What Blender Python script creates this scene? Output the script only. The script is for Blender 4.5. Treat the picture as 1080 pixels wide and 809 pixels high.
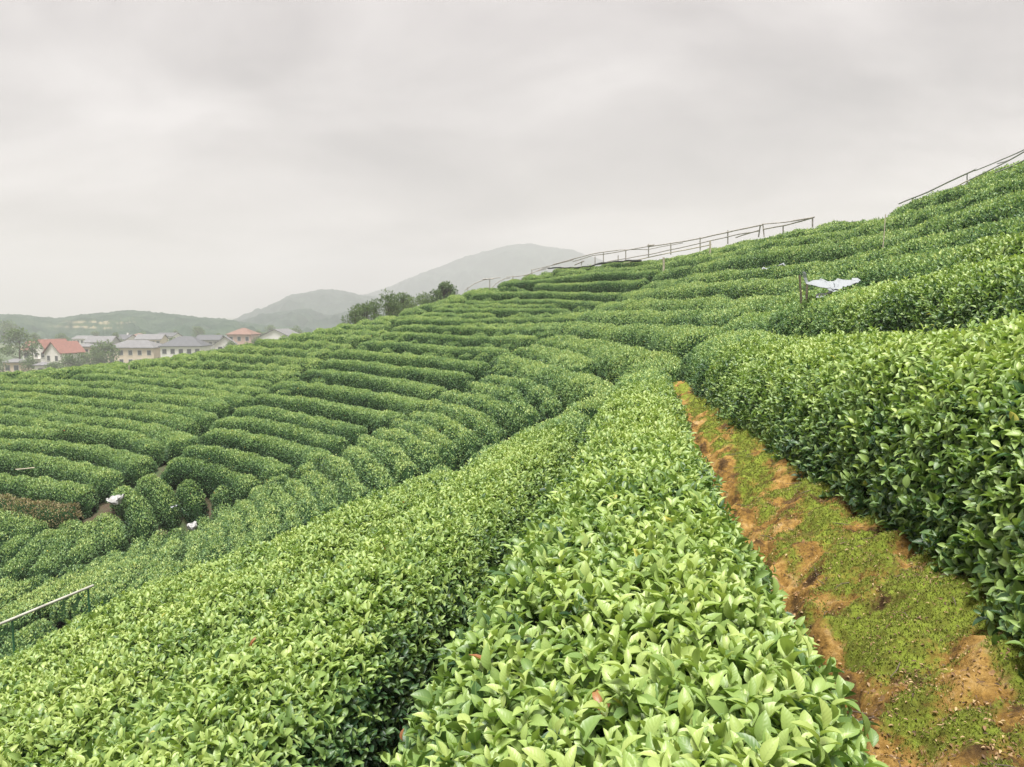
import bpy, math, random
import numpy as np

rng = np.random.default_rng(11)
random.seed(11)
R = math.radians
scn = bpy.context.scene
for o in list(bpy.data.objects):
    bpy.data.objects.remove(o)
COL = scn.collection

# ------------------------------------------------------------------ camera, sky, sun, exposure
FPX = 816.0                      # focal length in pixels of a 1080 x 809 frame
PITCH = math.atan(74.5 / FPX)
cam_d = bpy.data.cameras.new('camera')
cam_d.sensor_fit = 'HORIZONTAL'
cam_d.sensor_width = 36.0
cam_d.lens = 36.0 * FPX / 1080.0
cam_d.clip_start = 0.05
cam_d.clip_end = 20000
cam = bpy.data.objects.new('camera', cam_d)
cam.rotation_euler = (math.pi / 2 - PITCH, 0, 0)
COL.objects.link(cam)
scn.camera = cam

SKY_K = 0.138                     # radiance of the cloud deck
SUN_EL, SUN_AZ = R(77), R(192)   # azimuth from +Y towards +X
w = bpy.data.worlds.new('World')
scn.world = w
w.use_nodes = True
nt = w.node_tree
for n in list(nt.nodes):
    nt.nodes.remove(n)


def N(tree, kind, **kw):
    n = tree.nodes.new(kind)
    for k, v in kw.items():
        if k in n.inputs.keys():
            n.inputs[k].default_value = v
        else:
            setattr(n, k, v)
    return n


def ramp(tree, pts):
    n = tree.nodes.new('ShaderNodeValToRGB')
    e = n.color_ramp.elements
    while len(e) < len(pts):
        e.new(0.5)
    for i, (p, c) in enumerate(pts):
        e[i].position = p
        e[i].color = tuple(c) + (1,) if len(c) == 3 else c
    return n


def mapr(tree, a, b, c, d):
    n = tree.nodes.new('ShaderNodeMapRange')
    n.inputs[1].default_value = a
    n.inputs[2].default_value = b
    n.inputs[3].default_value = c
    n.inputs[4].default_value = d
    return n


def build_world():
    L = nt.links.new
    out = N(nt, 'ShaderNodeOutputWorld')
    bg = N(nt, 'ShaderNodeBackground')
    bg.inputs['Strength'].default_value = 0.1
    sky = N(nt, 'ShaderNodeTexSky', sky_type='NISHITA', sun_disc=False, sun_elevation=SUN_EL, sun_rotation=SUN_AZ,
            air_density=1.0, dust_density=3.0)
    tc = N(nt, 'ShaderNodeTexCoord')
    sep = N(nt, 'ShaderNodeSeparateXYZ')
    L(tc.outputs['Generated'], sep.inputs[0])
    # cloud deck: direction projected on a flat layer overhead
    zz = N(nt, 'ShaderNodeMath', operation='MAXIMUM')
    zz.inputs[1].default_value = 0.0
    L(sep.outputs['Z'], zz.inputs[0])
    za = N(nt, 'ShaderNodeMath', operation='ADD')
    za.inputs[1].default_value = 0.22
    L(zz.outputs[0], za.inputs[0])
    dx = N(nt, 'ShaderNodeMath', operation='DIVIDE')
    dy = N(nt, 'ShaderNodeMath', operation='DIVIDE')
    L(sep.outputs['X'], dx.inputs[0]); L(za.outputs[0], dx.inputs[1])
    L(sep.outputs['Y'], dy.inputs[0]); L(za.outputs[0], dy.inputs[1])
    cb = N(nt, 'ShaderNodeCombineXYZ')
    L(dx.outputs[0], cb.inputs[0]); L(dy.outputs[0], cb.inputs[1])
    mp = N(nt, 'ShaderNodeMapping')
    mp.inputs['Scale'].default_value = (0.75, 1.0, 1.0)
    mp.inputs['Location'].default_value = (5.3, 2.1, 0.0)
    L(cb.outputs[0], mp.inputs[0])
    n1 = N(nt, 'ShaderNodeTexNoise')
    n1.inputs['Scale'].default_value = 1.25
    n1.inputs['Detail'].default_value = 7.0
    n1.inputs['Roughness'].default_value = 0.58
    n1.inputs['Distortion'].default_value = 0.5
    L(mp.outputs[0], n1.inputs['Vector'])
    cr = ramp(nt, [(p, tuple(SKY_K * v for v in c)) for p, c in [(0.34, (5.35, 4.75, 4.32)), (0.45, (6.6, 5.90, 5.40)), (0.55, (7.9, 7.15, 6.60)), (0.68, (9.8, 9.0, 8.40))]])
    L(n1.outputs[0], cr.inputs[0])
    # warm thin place
    n2 = N(nt, 'ShaderNodeTexNoise')
    n2.inputs['Scale'].default_value = 1.1
    n2.inputs['Detail'].default_value = 2.0
    mp2 = N(nt, 'ShaderNodeMapping')
    mp2.inputs['Location'].default_value = (11.0, 2.0, 4.0)
    L(cb.outputs[0], mp2.inputs[0]); L(mp2.outputs[0], n2.inputs['Vector'])
    wr = mapr(nt, 0.5, 0.75, 0.0, 0.35)
    L(n2.outputs[0], wr.inputs[0])
    mxw = N(nt, 'ShaderNodeMix', data_type='RGBA')
    mxw.inputs[7].default_value = (9.2 * SKY_K, 8.3 * SKY_K, 7.5 * SKY_K, 1)
    L(wr.outputs[0], mxw.inputs[0]); L(cr.outputs[0], mxw.inputs[6])
    mx = N(nt, 'ShaderNodeMix', data_type='RGBA')
    mx.inputs[0].default_value = 0.95
    L(sky.outputs[0], mx.inputs[6]); L(mxw.outputs[2], mx.inputs[7])
    L(mx.outputs[2], bg.inputs['Color'])
    L(bg.outputs[0], out.inputs['Surface'])


build_world()
sd = bpy.data.lights.new('sun', 'SUN')
sd.energy = 1.5
sd.angle = R(24)
sd.color = (1.0, 0.965, 0.92)
sun = bpy.data.objects.new('sun', sd)
sv = np.array([math.sin(SUN_AZ) * math.cos(SUN_EL), math.cos(SUN_AZ) * math.cos(SUN_EL), math.sin(SUN_EL)])
from mathutils import Vector
sun.rotation_euler = Vector(sv).to_track_quat('Z', 'Y').to_euler()
COL.objects.link(sun)
scn.view_settings.view_transform = 'Standard'
scn.view_settings.look = 'None'
scn.view_settings.exposure = 2.68
scn.view_settings.gamma = 1.0
scn.view_settings.use_curve_mapping = False
scn.render.engine = 'CYCLES'
scn.cycles.use_denoising = True
scn.cycles.denoising_prefilter = 'ACCURATE'
scn.cycles.max_bounces = 6
scn.cycles.diffuse_bounces = 3
scn.cycles.glossy_bounces = 2
scn.cycles.transmission_bounces = 3
scn.cycles.volume_bounces = 2
scn.cycles.caustics_reflective = False
scn.cycles.caustics_refractive = False


# ------------------------------------------------------------------ pixels of the photograph to rays (used to survey the hillside)
def ray(px, py):
    a = (px - 540.0) / FPX
    b = (404.5 - py) / FPX
    c, s = math.cos(PITCH), math.sin(PITCH)
    y = c + b * s
    z = -s + b * c
    return a / y, z / y


def P(px, py, d):
    a, z = ray(px, py)
    return np.array([a * d, d, z * d])


def project(p):
    c, s = math.cos(PITCH), math.sin(PITCH)
    f = p[..., 1] * c - p[..., 2] * s
    u = p[..., 1] * s + p[..., 2] * c
    f = np.where(f > 0.01, f, 0.01)
    return 540 + FPX * p[..., 0] / f, 404.5 - FPX * u / f, f


# ------------------------------------------------------------------ noise helpers
class Waves:
    """smooth pseudo-noise: a sum of random plane waves, about -1..1"""
    def __init__(self, seed, freq, n=14):
        r = np.random.default_rng(seed)
        d = r.normal(size=(n, 3))
        d /= np.linalg.norm(d, axis=1)[:, None]
        self.k = d * (freq * 2 * math.pi * r.uniform(0.6, 1.5, n))[:, None]
        self.p = r.uniform(0, 2 * math.pi, n)
        self.n = n

    def __call__(self, p):
        v = 0
        for k, q in zip(self.k, self.p):
            v = v + np.sin(p[..., 0] * k[0] + p[..., 1] * k[1] + p[..., 2] * k[2] + q)
        return v / math.sqrt(self.n)


# ------------------------------------------------------------------ the hillside: level of the clipped hedge tops
def st(t, y):
    """a point t metres to the right of the middle row at depth y"""
    return 0.18 * y - 0.08 + t / 0.984


CP = []
for y in (-8, -3, 1.5, 5, 9, 13, 17):
    CP.append((st(0, y), y, -0.85 - 0.025 * y))
    CP.append((st(1.95, y), y, -0.08 - 0.028 * y))
for y in (-8, -3, 3, 8):
    CP.append((st(3.8, y), y, 0.93 - 0.05 * y))
for y in (-8, -3, 1, 4, 8, 12):
    CP.append((st(-1.6, y), y, -1.45 - 0.03 * y))
for y in (-8, -3, 1, 5):
    CP.append((st(-3.2, y), y, -2.05 - 0.035 * y))
    CP.append((st(-4.8, y), y, -2.65 - 0.05 * y))
    CP.append((st(-9, y), y, -4.9 - 0.1 * y))
    CP.append((st(-14, y), y, -7.2 - 0.05 * y))
for y in (-8, -3, 2):
    CP.append((st(6.5, y), y, 2.0 - 0.05 * y))
    CP.append((st(10, y), y, 3.6 - 0.02 * y))
    CP.append((st(15, y), y, 4.6))
PIX = [
    (0, 705, 8), (200, 615, 10), (400, 530, 12), (600, 430, 15), (450, 540, 6.5), (560, 462, 10),
    (300, 700, 3.4),
    # hidden dip behind the shoulder
    (0, 745, 11.5), (200, 640, 14), (400, 545, 16), (600, 436, 19),
    # bottom of the bowl
    (212, 548, 26), (130, 560, 25), (60, 600, 21.5), (0, 640, 18.5), (0, 600, 22), (0, 545, 25.5), (-120, 640, 20), (-120, 540, 26),
    (300, 520, 22.5), (360, 490, 23), (400, 470, 23.5), (450, 447, 24), (500, 425, 24), (540, 410, 24), (600, 396, 22.5), (640, 385, 21), (690, 372, 20),
    # left terraces
    (50, 508, 27.5), (120, 503, 27.5), (0, 480, 29.5), (0, 438, 35), (175, 472, 30), (0, 407, 41.5), (239, 429, 33.5), (80, 388, 45.5), (285, 404, 37),
    (-120, 500, 29), (-120, 430, 38), (-120, 402, 46),
    (0, 394, 47), (150, 380, 48), (250, 364, 48), (330, 350, 48), (400, 337, 49), (230, 380, 43), (300, 380, 42),
    # right terraces
    (190, 474, 28), (303, 494, 25), (212, 456, 30), (343, 481, 26), (267, 419, 34), (425, 438, 28), (341, 380, 39), (496, 396, 31), (376, 361, 42), (535, 368, 34),
    (413, 345, 45), (580, 344, 38), (455, 327, 48.5), (603, 328, 43), (493, 313, 51), (657, 309, 44), (525, 301, 54), (608, 291, 50), (695, 284, 43.5),
    # skyline
    (495, 307, 54), (575, 285, 55), (640, 279, 50), (700, 275, 46), (770, 257, 40), (860, 237, 33), (980, 205, 25), (1080, 174, 19.5), (1200, 130, 17),
    # hillside between
    (760, 337, 19.5), (830, 326, 14.5), (650, 350, 29), (650, 320, 37), (720, 320, 30), (720, 292, 38), (780, 322, 24), (780, 282, 31), (850, 300, 20), (900, 262, 25), (960, 240, 22),
    (1000, 222, 20.5), (1080, 205, 15.5), (1080, 236, 11.3), (1000, 266, 13), (960, 292, 12), (1200, 190, 12),
]
for q in PIX:
    CP.append(tuple(P(*q)))
# the far side falls away behind the skyline
for (px, py, d), f, dz in [((-120, 400, 46), 1.3, -2.4), ((0, 394, 47), 1.3, -2.4), ((150, 380, 48), 1.3, -2.6), ((250, 364, 48), 1.3, -2.6), ((330, 350, 48), 1.3, -2.6), ((400, 337, 49), 1.3, -2.8),
                           ((495, 307, 54), 1.25, -3.0), ((575, 285, 55), 1.25, -3.0), ((640, 279, 50), 1.3, -2.6), ((700, 275, 46), 1.3, -2.2), ((770, 257, 40), 1.35, -2.0),
                           ((860, 237, 33), 1.4, -1.8), ((980, 205, 25), 1.5, -1.6), ((1080, 174, 19.5), 1.6, -1.4), ((1200, 130, 17), 1.7, -1.2)]:
    c = P(px, py, d)
    CP.append((c[0] * f, c[1] * f, c[2] + dz))
CP = np.array(CP)


def tps_fit(pts, lam):
    n = len(pts)
    d2 = ((pts[:, None, :2] - pts[None, :, :2]) ** 2).sum(-1)
    K = 0.5 * d2 * np.log(np.maximum(d2, 1e-12))
    A = np.zeros((n + 3, n + 3))
    A[:n, :n] = K + lam * np.eye(n)
    A[:n, n] = 1
    A[:n, n + 1:] = pts[:, :2]
    A[n, :n] = 1
    A[n + 1:, :n] = pts[:, :2].T
    b = np.zeros(n + 3)
    b[:n] = pts[:, 2]
    return np.linalg.solve(A, b)


TW = tps_fit(CP, 0.35)


def tps_eval(x, y):
    n = len(CP)
    z = TW[n] + TW[n + 1] * x + TW[n + 2] * y
    for i in range(n):
        d2 = (x - CP[i, 0]) ** 2 + (y - CP[i, 1]) ** 2
        z = z + TW[i] * 0.5 * d2 * np.log(np.maximum(d2, 1e-12))
    return z


GX0, GX1, GY0, GY1, GS = -48.0, 42.0, -12.0, 92.0, 0.25
gx = np.arange(GX0, GX1 + 1e-6, GS)
gy = np.arange(GY0, GY1 + 1e-6, GS)
GXX, GYY = np.meshgrid(gx, gy)
TG = np.clip(tps_eval(GXX, GYY), -14, 9)


def T(x, y, grid=TG):
    fx = np.clip((np.asarray(x, float) - GX0) / GS, 0, len(gx) - 1.001)
    fy = np.clip((np.asarray(y, float) - GY0) / GS, 0, len(gy) - 1.001)
    i = fx.astype(int); j = fy.astype(int)
    u = fx - i; v = fy - j
    return (grid[j, i] * (1 - u) + grid[j, i + 1] * u) * (1 - v) + (grid[j + 1, i] * (1 - u) + grid[j + 1, i + 1] * u) * v


def grad(x, y, h=0.8):
    return (T(x + h, y) - T(x - h, y)) / (2 * h), (T(x, y + h) - T(x, y - h)) / (2 * h)


DD = np.concatenate([np.arange(0.8, 12, 0.05), np.arange(12, 75, 0.1)])


def hit(px, py, dmin=6.0):
    """where the sight line through a pixel first meets the hedge-top level"""
    a, z = ray(px, py)
    d = DD[DD >= dmin]
    g = z * d - T(a * d, d)
    k = np.where((g[:-1] > 0) & (g[1:] <= 0))[0]
    if len(k):
        i = k[0]
        f = g[i] / (g[i] - g[i + 1])
        dd = d[i] + f * (d[i + 1] - d[i])
    else:
        vis = d < 60
        dd = d[vis][np.argmin(np.abs(g[vis]))]
    return a * dd, dd


# ------------------------------------------------------------------ the tea rows: plan lines of every hedge
def resample(pts, ds):
    pts = np.asarray(pts, float)
    d = np.r_[0, np.cumsum(np.linalg.norm(np.diff(pts, axis=0), axis=1))]
    n = max(3, int(round(d[-1] / ds)) + 1)
    q = np.linspace(0, d[-1], n)
    return np.stack([np.interp(q, d, pts[:, k]) for k in range(pts.shape[1])], 1)


def smooth(pts, it):
    p = np.array(pts, float)
    for _ in range(it):
        q = p.copy()
        q[1:-1] = 0.25 * p[:-2] + 0.5 * p[1:-1] + 0.25 * p[2:]
        p = q
    return p


def traced(pix, ext0=0.0, ext1=0.0):
    p = resample([hit(*q) for q in pix], 0.3)
    p = smooth(p, 12)
    if ext0:
        a = p[0] - p[min(6, len(p) - 1)]; a /= np.linalg.norm(a)
        p = np.vstack([p[0] + a * ext0, p])
    if ext1:
        a = p[-1] - p[max(-7, -len(p))]; a /= np.linalg.norm(a)
        p = np.vstack([p, p[-1] + a * ext1])
    return resample(p, 0.3)


ROWS = []     # dicts: pts, kind, width, height, name data


def row(pts, kind, width=1.25, height=0.75, **kw):
    d = dict(pts=np.asarray(pts), kind=kind, width=width, height=height)
    d.update(kw)
    ROWS.append(d)
    return d


def bend(y):
    return -0.13 * (1 - np.exp(-np.maximum(y, 0) / 7.0))


# the rows one walks beside
ys = np.arange(-3.0, 17.2, 0.25)
row(np.stack([st(bend(ys), ys), ys], 1), 'near', 1.18, 0.72, key='middle')
ys2 = np.arange(0.9, 18.0, 0.25)
row(np.stack([st(1.92 + bend(ys2) + 0.16 * np.clip((8.5 - ys2) / 4.5, 0, 1) - 0.30 * np.clip((ys2 - 5) / 12, 0, 1) ** 1.5, ys2), ys2], 1), 'near', 1.5, 0.98, key='right')  # tall one by the bank
ys3 = np.arange(-3.0, 15.6, 0.25)
row(np.stack([st(-1.86 + 0.010 * ys3, ys3), ys3], 1), 'near', 1.52, 0.85, key='second')
ys4 = np.arange(2.5, 19.5, 0.25)
row(np.stack([st(3.7 - 0.0105 * np.clip(ys4 - 7, 0, 99) ** 2, ys4), ys4], 1), 'near', 1.5, 1.0, key='upper')
ys5 = np.arange(-2.0, 13.4, 0.25)
row(np.stack([st(-3.46 + 0.02 * ys5 - 0.004 * np.clip(ys5 - 5, 0, 99) ** 2, ys5), ys5], 1), 'near', 1.56, 0.85, key='third')
ys6 = np.arange(-1.0, 11.6, 0.25)
row(np.stack([st(-5.06 + 0.02 * ys6 - 0.008 * np.clip(ys6 - 5, 0, 99) ** 2, ys6), ys6], 1), 'near', 1.5, 0.85, key='fourth')
ys7 = np.arange(0.5, 10.0, 0.25)
row(np.stack([st(-6.62 + 0.02 * ys7 - 0.012 * np.clip(ys7 - 5, 0, 99) ** 2, ys7), ys7], 1), 'near', 1.45, 0.85, key='fifth')

LEFT = [
    [(0, 504), (28, 507), (65, 512), (97, 519)],
    [(0, 478.4), (28, 481), (65, 488), (102, 496), (123, 503)],
    [(0, 465.5), (37, 467.5), (65, 468), (102, 471), (130, 478), (150, 487)],
    [(0, 451), (30, 453), (62, 457)],
    [(0, 438), (28, 441), (56, 447), (83, 450.5), (111, 453.5), (139, 458), (158, 464.5), (172, 471)],
    [(0, 430), (28, 432.6), (56, 437), (83, 442), (111, 442), (139, 444), (167, 451), (190, 459), (196, 463)],
    [(0, 422.5), (28, 424), (56, 427.5), (83, 430), (111, 434), (139, 435), (167, 436), (190, 442), (206, 448)],
    [(0, 414), (28, 416), (56, 419.5), (83, 420.5), (111, 424), (139, 426), (160, 427), (178, 428), (197, 431), (215, 437), (222, 440)],
    [(0, 406.7), (28, 406.7), (56, 408.5), (83, 410), (111, 411), (139, 415), (167, 417.5), (188, 418.5), (206, 420), (225, 424), (237, 428)],
    [(22, 401), (56, 401), (83, 403.5), (111, 404), (139, 406), (167, 409.5), (188, 411), (216, 412), (234, 415), (253, 418), (261, 421)],
    [(80, 394.5), (111, 396), (139, 399), (167, 401), (188, 403), (206, 403), (234, 406), (262, 409), (276, 412)],
    [(80, 389), (111, 390), (139, 392), (167, 395), (188, 397), (216, 399), (240, 400), (262, 402), (283, 404)],
]
RIGHT = [   # from the lowest terrace up
    [(170, 487), (174, 480), (186, 477), (206, 483), (234, 492.5), (262, 502), (273, 508)],
    [(191, 470), (216, 471), (243, 475), (271, 481.5), (290, 488), (302, 494)],
    [(213, 455), (234, 455), (262, 458), (290, 463), (308, 469), (327, 474), (342, 481)],
    [(228, 442), (243, 440.5), (271, 443), (299, 448), (327, 453.5), (345, 459), (362, 465)],
    [(249, 430.5), (271, 430), (299, 435), (327, 440), (360, 447), (382, 452)],
    [(269, 418), (290, 417), (318, 421), (348, 426), (376, 430), (403, 434), (423, 438)],
    [(287, 406), (296, 404), (318, 405), (348, 408), (376, 413), (403, 415), (431, 420), (448, 425)],
    [(324, 390), (339, 391), (366, 394), (394, 398), (422, 402.5), (450, 408), (467, 411)],
    [(343, 380.5), (366, 382), (394, 385), (422, 388), (450, 391), (478, 394), (495, 396)],
    [(351, 371), (366, 370.5), (394, 373), (431, 376), (468, 379), (496, 382), (513, 384)],
    [(378, 361.5), (394, 360.5), (422, 362), (450, 364.5), (487, 367), (515, 367), (534, 368)],
    [(402, 352), (413, 351.5), (450, 353), (487, 355), (515, 355.5), (543, 355.5), (562, 356)],
    [(415, 344.5), (431, 344), (459, 345), (487, 345.5), (515, 346), (543, 345.5), (580, 345)],
    [(418, 338), (431, 337.5), (468, 338), (497, 338), (525, 337), (553, 336), (580, 335), (604, 334)],
    [(442, 331), (468, 331.5), (497, 331.5), (524, 331)],
    [(457, 325.5), (470, 325.5), (497, 325.5), (525, 326), (562, 325.5), (590, 325.5), (602, 327)],
    [(490, 318), (521, 318.5), (543, 317), (571, 317), (600, 317), (628, 318), (636, 319)],
    [(497, 311), (516, 309.5), (543, 309), (571, 308.5), (600, 308.5), (623, 309.5), (645, 309.5), (656, 309)],
    [(564, 300.5), (590, 300.5), (617, 299), (640, 297), (660, 295.5), (680, 295.5)],
    [(527, 300), (553, 297), (580, 294), (608, 290), (636, 288), (660, 286), (685, 285), (694, 284)],
]
COLUMN = [
    [(190, 502), (200, 505), (207, 512), (209, 523), (212, 532)],
    [(225, 512), (238, 514), (247, 519)],
    [(147, 500), (160, 500), (170, 508), (178, 523), (184, 538)],
    [(120, 511), (133, 510), (147, 520), (152, 537), (153, 557)],
    [(103, 537), (113, 534), (121, 542), (121, 560), (118, 574)],
    [(92, 544), (100, 549), (97, 562), (89, 576), (78, 588)],
    [(77, 543), (78, 549), (72, 562), (61, 577), (50, 591), (41, 599)],
    [(60, 553), (52, 563), (41, 574), (20, 588), (6, 601)],
    [(28, 560), (18, 572), (4, 583)],
]
LOWLEFT = [
    [(0, 544), (18, 545), (33, 552), (43, 559)],
]
for i, pix in enumerate(LEFT):
    row(traced(pix, ext0=6.0 if pix[0][0] == 0 else 0), 'left', 1.28, 0.72, idx=i)
for i, pix in enumerate(RIGHT):
    row(traced(pix), 'terrace', 1.08 if i < 13 else 1.0, 0.70 if i < 12 else 0.58, idx=i)
for i, pix in enumerate(COLUMN):
    row(traced(pix), 'column', 0.86 if i > 1 else 0.85, 0.64, idx=i)
for i, pix in enumerate(LOWLEFT):
    row(traced(pix, ext0=3.0), 'column', 1.2, 0.72, idx=20 + i)
GULLYROWS = [
    [(186, 551), (183, 568), (172, 590), (150, 610)], [(171, 556), (161, 574), (145, 593), (125, 612)], [(148, 565), (137, 583), (119, 604), (105, 618)], [(126, 576), (117, 591), (104, 604), (90, 618)],
    [(107, 586), (93, 606), (78, 618)], [(83, 597), (70, 610), (45, 628), (25, 642)], [(61, 604), (46, 620), (22, 636), (0, 650)], [(37, 620), (20, 636), (0, 648)],
    [(203, 552), (208, 562), (207, 573), (200, 588)], [(213, 540), (224, 552), (229, 563), (228, 574)], [(234, 530), (245, 543), (251, 555), (252, 566)], [(253, 524), (264, 536), (271, 548), (272, 558)],
    [(270, 515), (282, 527), (287, 540), (287, 550)], [(287, 508), (300, 521), (307, 533), (308, 542)], [(304, 500), (318, 513), (326, 524), (327, 533)], [(325, 493), (340, 505), (347, 515), (348, 524)],
    [(347, 480), (362, 490), (372, 500), (374, 510)], [(366, 470), (383, 478), (397, 489), (402, 499)], [(382, 459), (400, 465), (415, 474), (424, 484)], [(397, 450), (420, 455), (440, 465), (449, 474)],
    [(418, 441), (440, 446), (460, 455), (468, 464)], [(434, 432), (462, 436), (480, 446), (489, 455)], [(453, 422), (480, 427), (500, 435), (514, 445)], [(468, 412), (494, 415), (520, 422), (541, 433)],
    [(496, 402), (520, 406), (540, 414), (553, 426)], [(508, 393), (535, 397), (560, 404), (577, 416)],
]
for i, pix in enumerate(GULLYROWS):
    row(traced(pix, ext1=1.2), 'rough', 0.57, 0.50, gully=True)
row(traced([(0, 527), (22, 531), (46, 537), (65, 538), (84, 536)], ext0=2.5), 'brown', 1.15, 0.33)

# every other row follows the contour of the slope, one row's breadth from its neighbours


def dsep(q):
    t = (q[0] - 0.18 * q[1] + 0.08) * 0.984
    f = np.clip((-1.8 - t) / 1.5, 0, 1) * np.clip((q[1] - 12.5) / 2.0, 0, 1) * np.clip((29 - q[1]) / 2.0, 0, 1)
    return 1.12 - 0.36 * f


GULLY = resample([hit(*q) for q in [(190, 556), (214, 547), (236, 530), (250, 521), (276, 511), (306, 499), (346, 485), (368, 471), (392, 455), (428, 441), (453, 427), (472, 414),
                                    (500, 398), (519, 386), (540, 370), (567, 358), (586, 347), (610, 335), (641, 321), (662, 311), (688, 297), (702, 286)]], 0.3)
OCC = [r['pts'] for r in ROWS]


class Hash:
    def __init__(self, cell):
        self.c = cell
        self.d = {}

    def add(self, pts, tag, fac=1.0):
        for q in pts:
            self.d.setdefault((int(q[0] // self.c), int(q[1] // self.c)), []).append((q[0], q[1], tag, fac))

    def near(self, q, tag, rad, ends=False):
        i, j = int(q[0] // self.c), int(q[1] // self.c)
        r2 = rad * rad
        for a in (i - 1, i, i + 1):
            for b in (j - 1, j, j + 1):
                for x, y, t, fc in self.d.get((a, b), ()):
                    if t != tag and (x - q[0]) ** 2 + (y - q[1]) ** 2 < r2 * (fc * fc if ends else 1.0):
                        return True
        return False


HS = Hash(2.0)
for i, r in enumerate(ROWS):
    HS.add(r['pts'], i, 0.72 if r['kind'] in ('terrace', 'near', 'column', 'rough') else 1.0)
GULLY_TAG = 'gully'


def in_view(q):
    x, y = q
    if y < 3 or y > 64:
        return False
    z = float(T(x, y))
    px, py, f = project(np.array([x, y, z]))
    if px < -230 or px > 1300 or py > 900:
        return False
    # not sunk behind the brow
    d = np.linspace(0.25, 0.97, 24)
    return bool(np.all(T(x * d, y * d) < (z + 0.6) * d + 0.02))


def flow(q):
    gx_, gy_ = grad(q[0], q[1], 1.5)
    v = np.array([-gy_, gx_])
    n = np.linalg.norm(v)
    return v / n if n > 1e-6 else np.array([1.0, 0.0])


def streamline(q0, tag):
    out = [np.array(q0)]
    for sgn in (1, -1):
        p = np.array(q0, float)
        v0 = flow(p) * sgn
        seg = []
        for _ in range(130):
            v = flow(p)
            if np.dot(v, v0) < 0:
                v = -v
            v = v0 * 0.55 + v * 0.45
            v /= np.linalg.norm(v)
            p = p + v * 0.3
            v0 = v
            if HS.near(p, tag, dsep(p) * 0.74, True) or not in_view(p):
                break
            seg.append(p.copy())
        out = (out + seg) if sgn == 1 else (seg[::-1] + out)
    return np.array(out)


def fill():
    queue = [r['pts'] for r in ROWS if r['kind'] in ('near', 'terrace', 'column', 'left', 'rough')]
    n = 1000
    while queue:
        base = queue.pop(0)
        for k in range(0, len(base), 4):
            a = base[max(0, k - 1)]; b = base[min(len(base) - 1, k + 1)]
            t = (b - a) / (np.linalg.norm(b - a) + 1e-9)
            for sgn in (1, -1):
                q = base[k] + np.array([-t[1], t[0]]) * sgn * dsep(base[k])
                if not in_view(q) or HS.near(q, None, dsep(q) * 0.96):
                    continue
                s = streamline(q, n)
                if len(s) < 6:
                    continue
                s = resample(smooth(s, 10), 0.3)
                HS.add(s, n)
                n += 1
                row(s, 'rough', float(np.mean([dsep(u) for u in s[::4]]) * (0.94 + 0.16 * (np.mean([dsep(u) for u in s[::4]]) > 1.0)) * rng.uniform(0.96, 1.04)), float(rng.uniform(0.60, 0.70)))
                queue.append(s)


fill()


def plug_gaps():
    """short bushes where the rows leave bare ground"""
    r = np.random.default_rng(5)
    pts = {}
    for i, rw in enumerate(ROWS):
        hw = rw['width'] * 0.5
        for q in rw['pts']:
            pts.setdefault((int(q[0] // 2), int(q[1] // 2)), []).append((q[0], q[1], hw))

    def clear(q):
        best = 9
        i, j = int(q[0] // 2), int(q[1] // 2)
        for a in (i - 1, i, i + 1):
            for b in (j - 1, j, j + 1):
                for x, y, hw in pts.get((a, b), ()):
                    best = min(best, math.hypot(x - q[0], y - q[1]) - hw)
        return best
    n = 0
    for _ in range(60000):
        y = 10 + 44 * r.uniform() ** 1.1
        q = np.array([r.uniform(-0.72, 0.72) * y, y])
        t = (q[0] - 0.18 * y + 0.08) * 0.984
        if (0.2 < t < 1.8 and y < 19) or n > 90:
            continue
        c = clear(q)
        if c < 0.27 or not in_view(q):
            continue
        v = flow(q)
        ln = min(0.5, 0.30 + c * 0.5)
        seg = np.array([q - v * ln, q, q + v * ln])
        s = resample(seg, 0.12)
        row(s, 'bush', min(0.95, 2 * c + 0.30), float(r.uniform(0.58, 0.72)))
        for k in s:
            pts.setdefault((int(k[0] // 2), int(k[1] // 2)), []).append((k[0], k[1], ROWS[-1]['width'] * 0.5))
        n += 1


plug_gaps()
# ==== END SURVEY


# ------------------------------------------------------------------ object helpers
def tag(o, label=None, cat=None, group=None, kind=None):
    if label:
        o['label'] = label
    if cat:
        o['category'] = cat
    if group:
        o['group'] = group
    if kind:
        o['kind'] = kind
    return o


def empty(name, loc=(0, 0, 0), rz=0.0):
    o = bpy.data.objects.new(name, None)
    o.empty_display_size = 0.2
    o.location = tuple(float(v) for v in loc)
    o.rotation_euler = (0, 0, rz)
    COL.objects.link(o)
    return o


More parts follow.
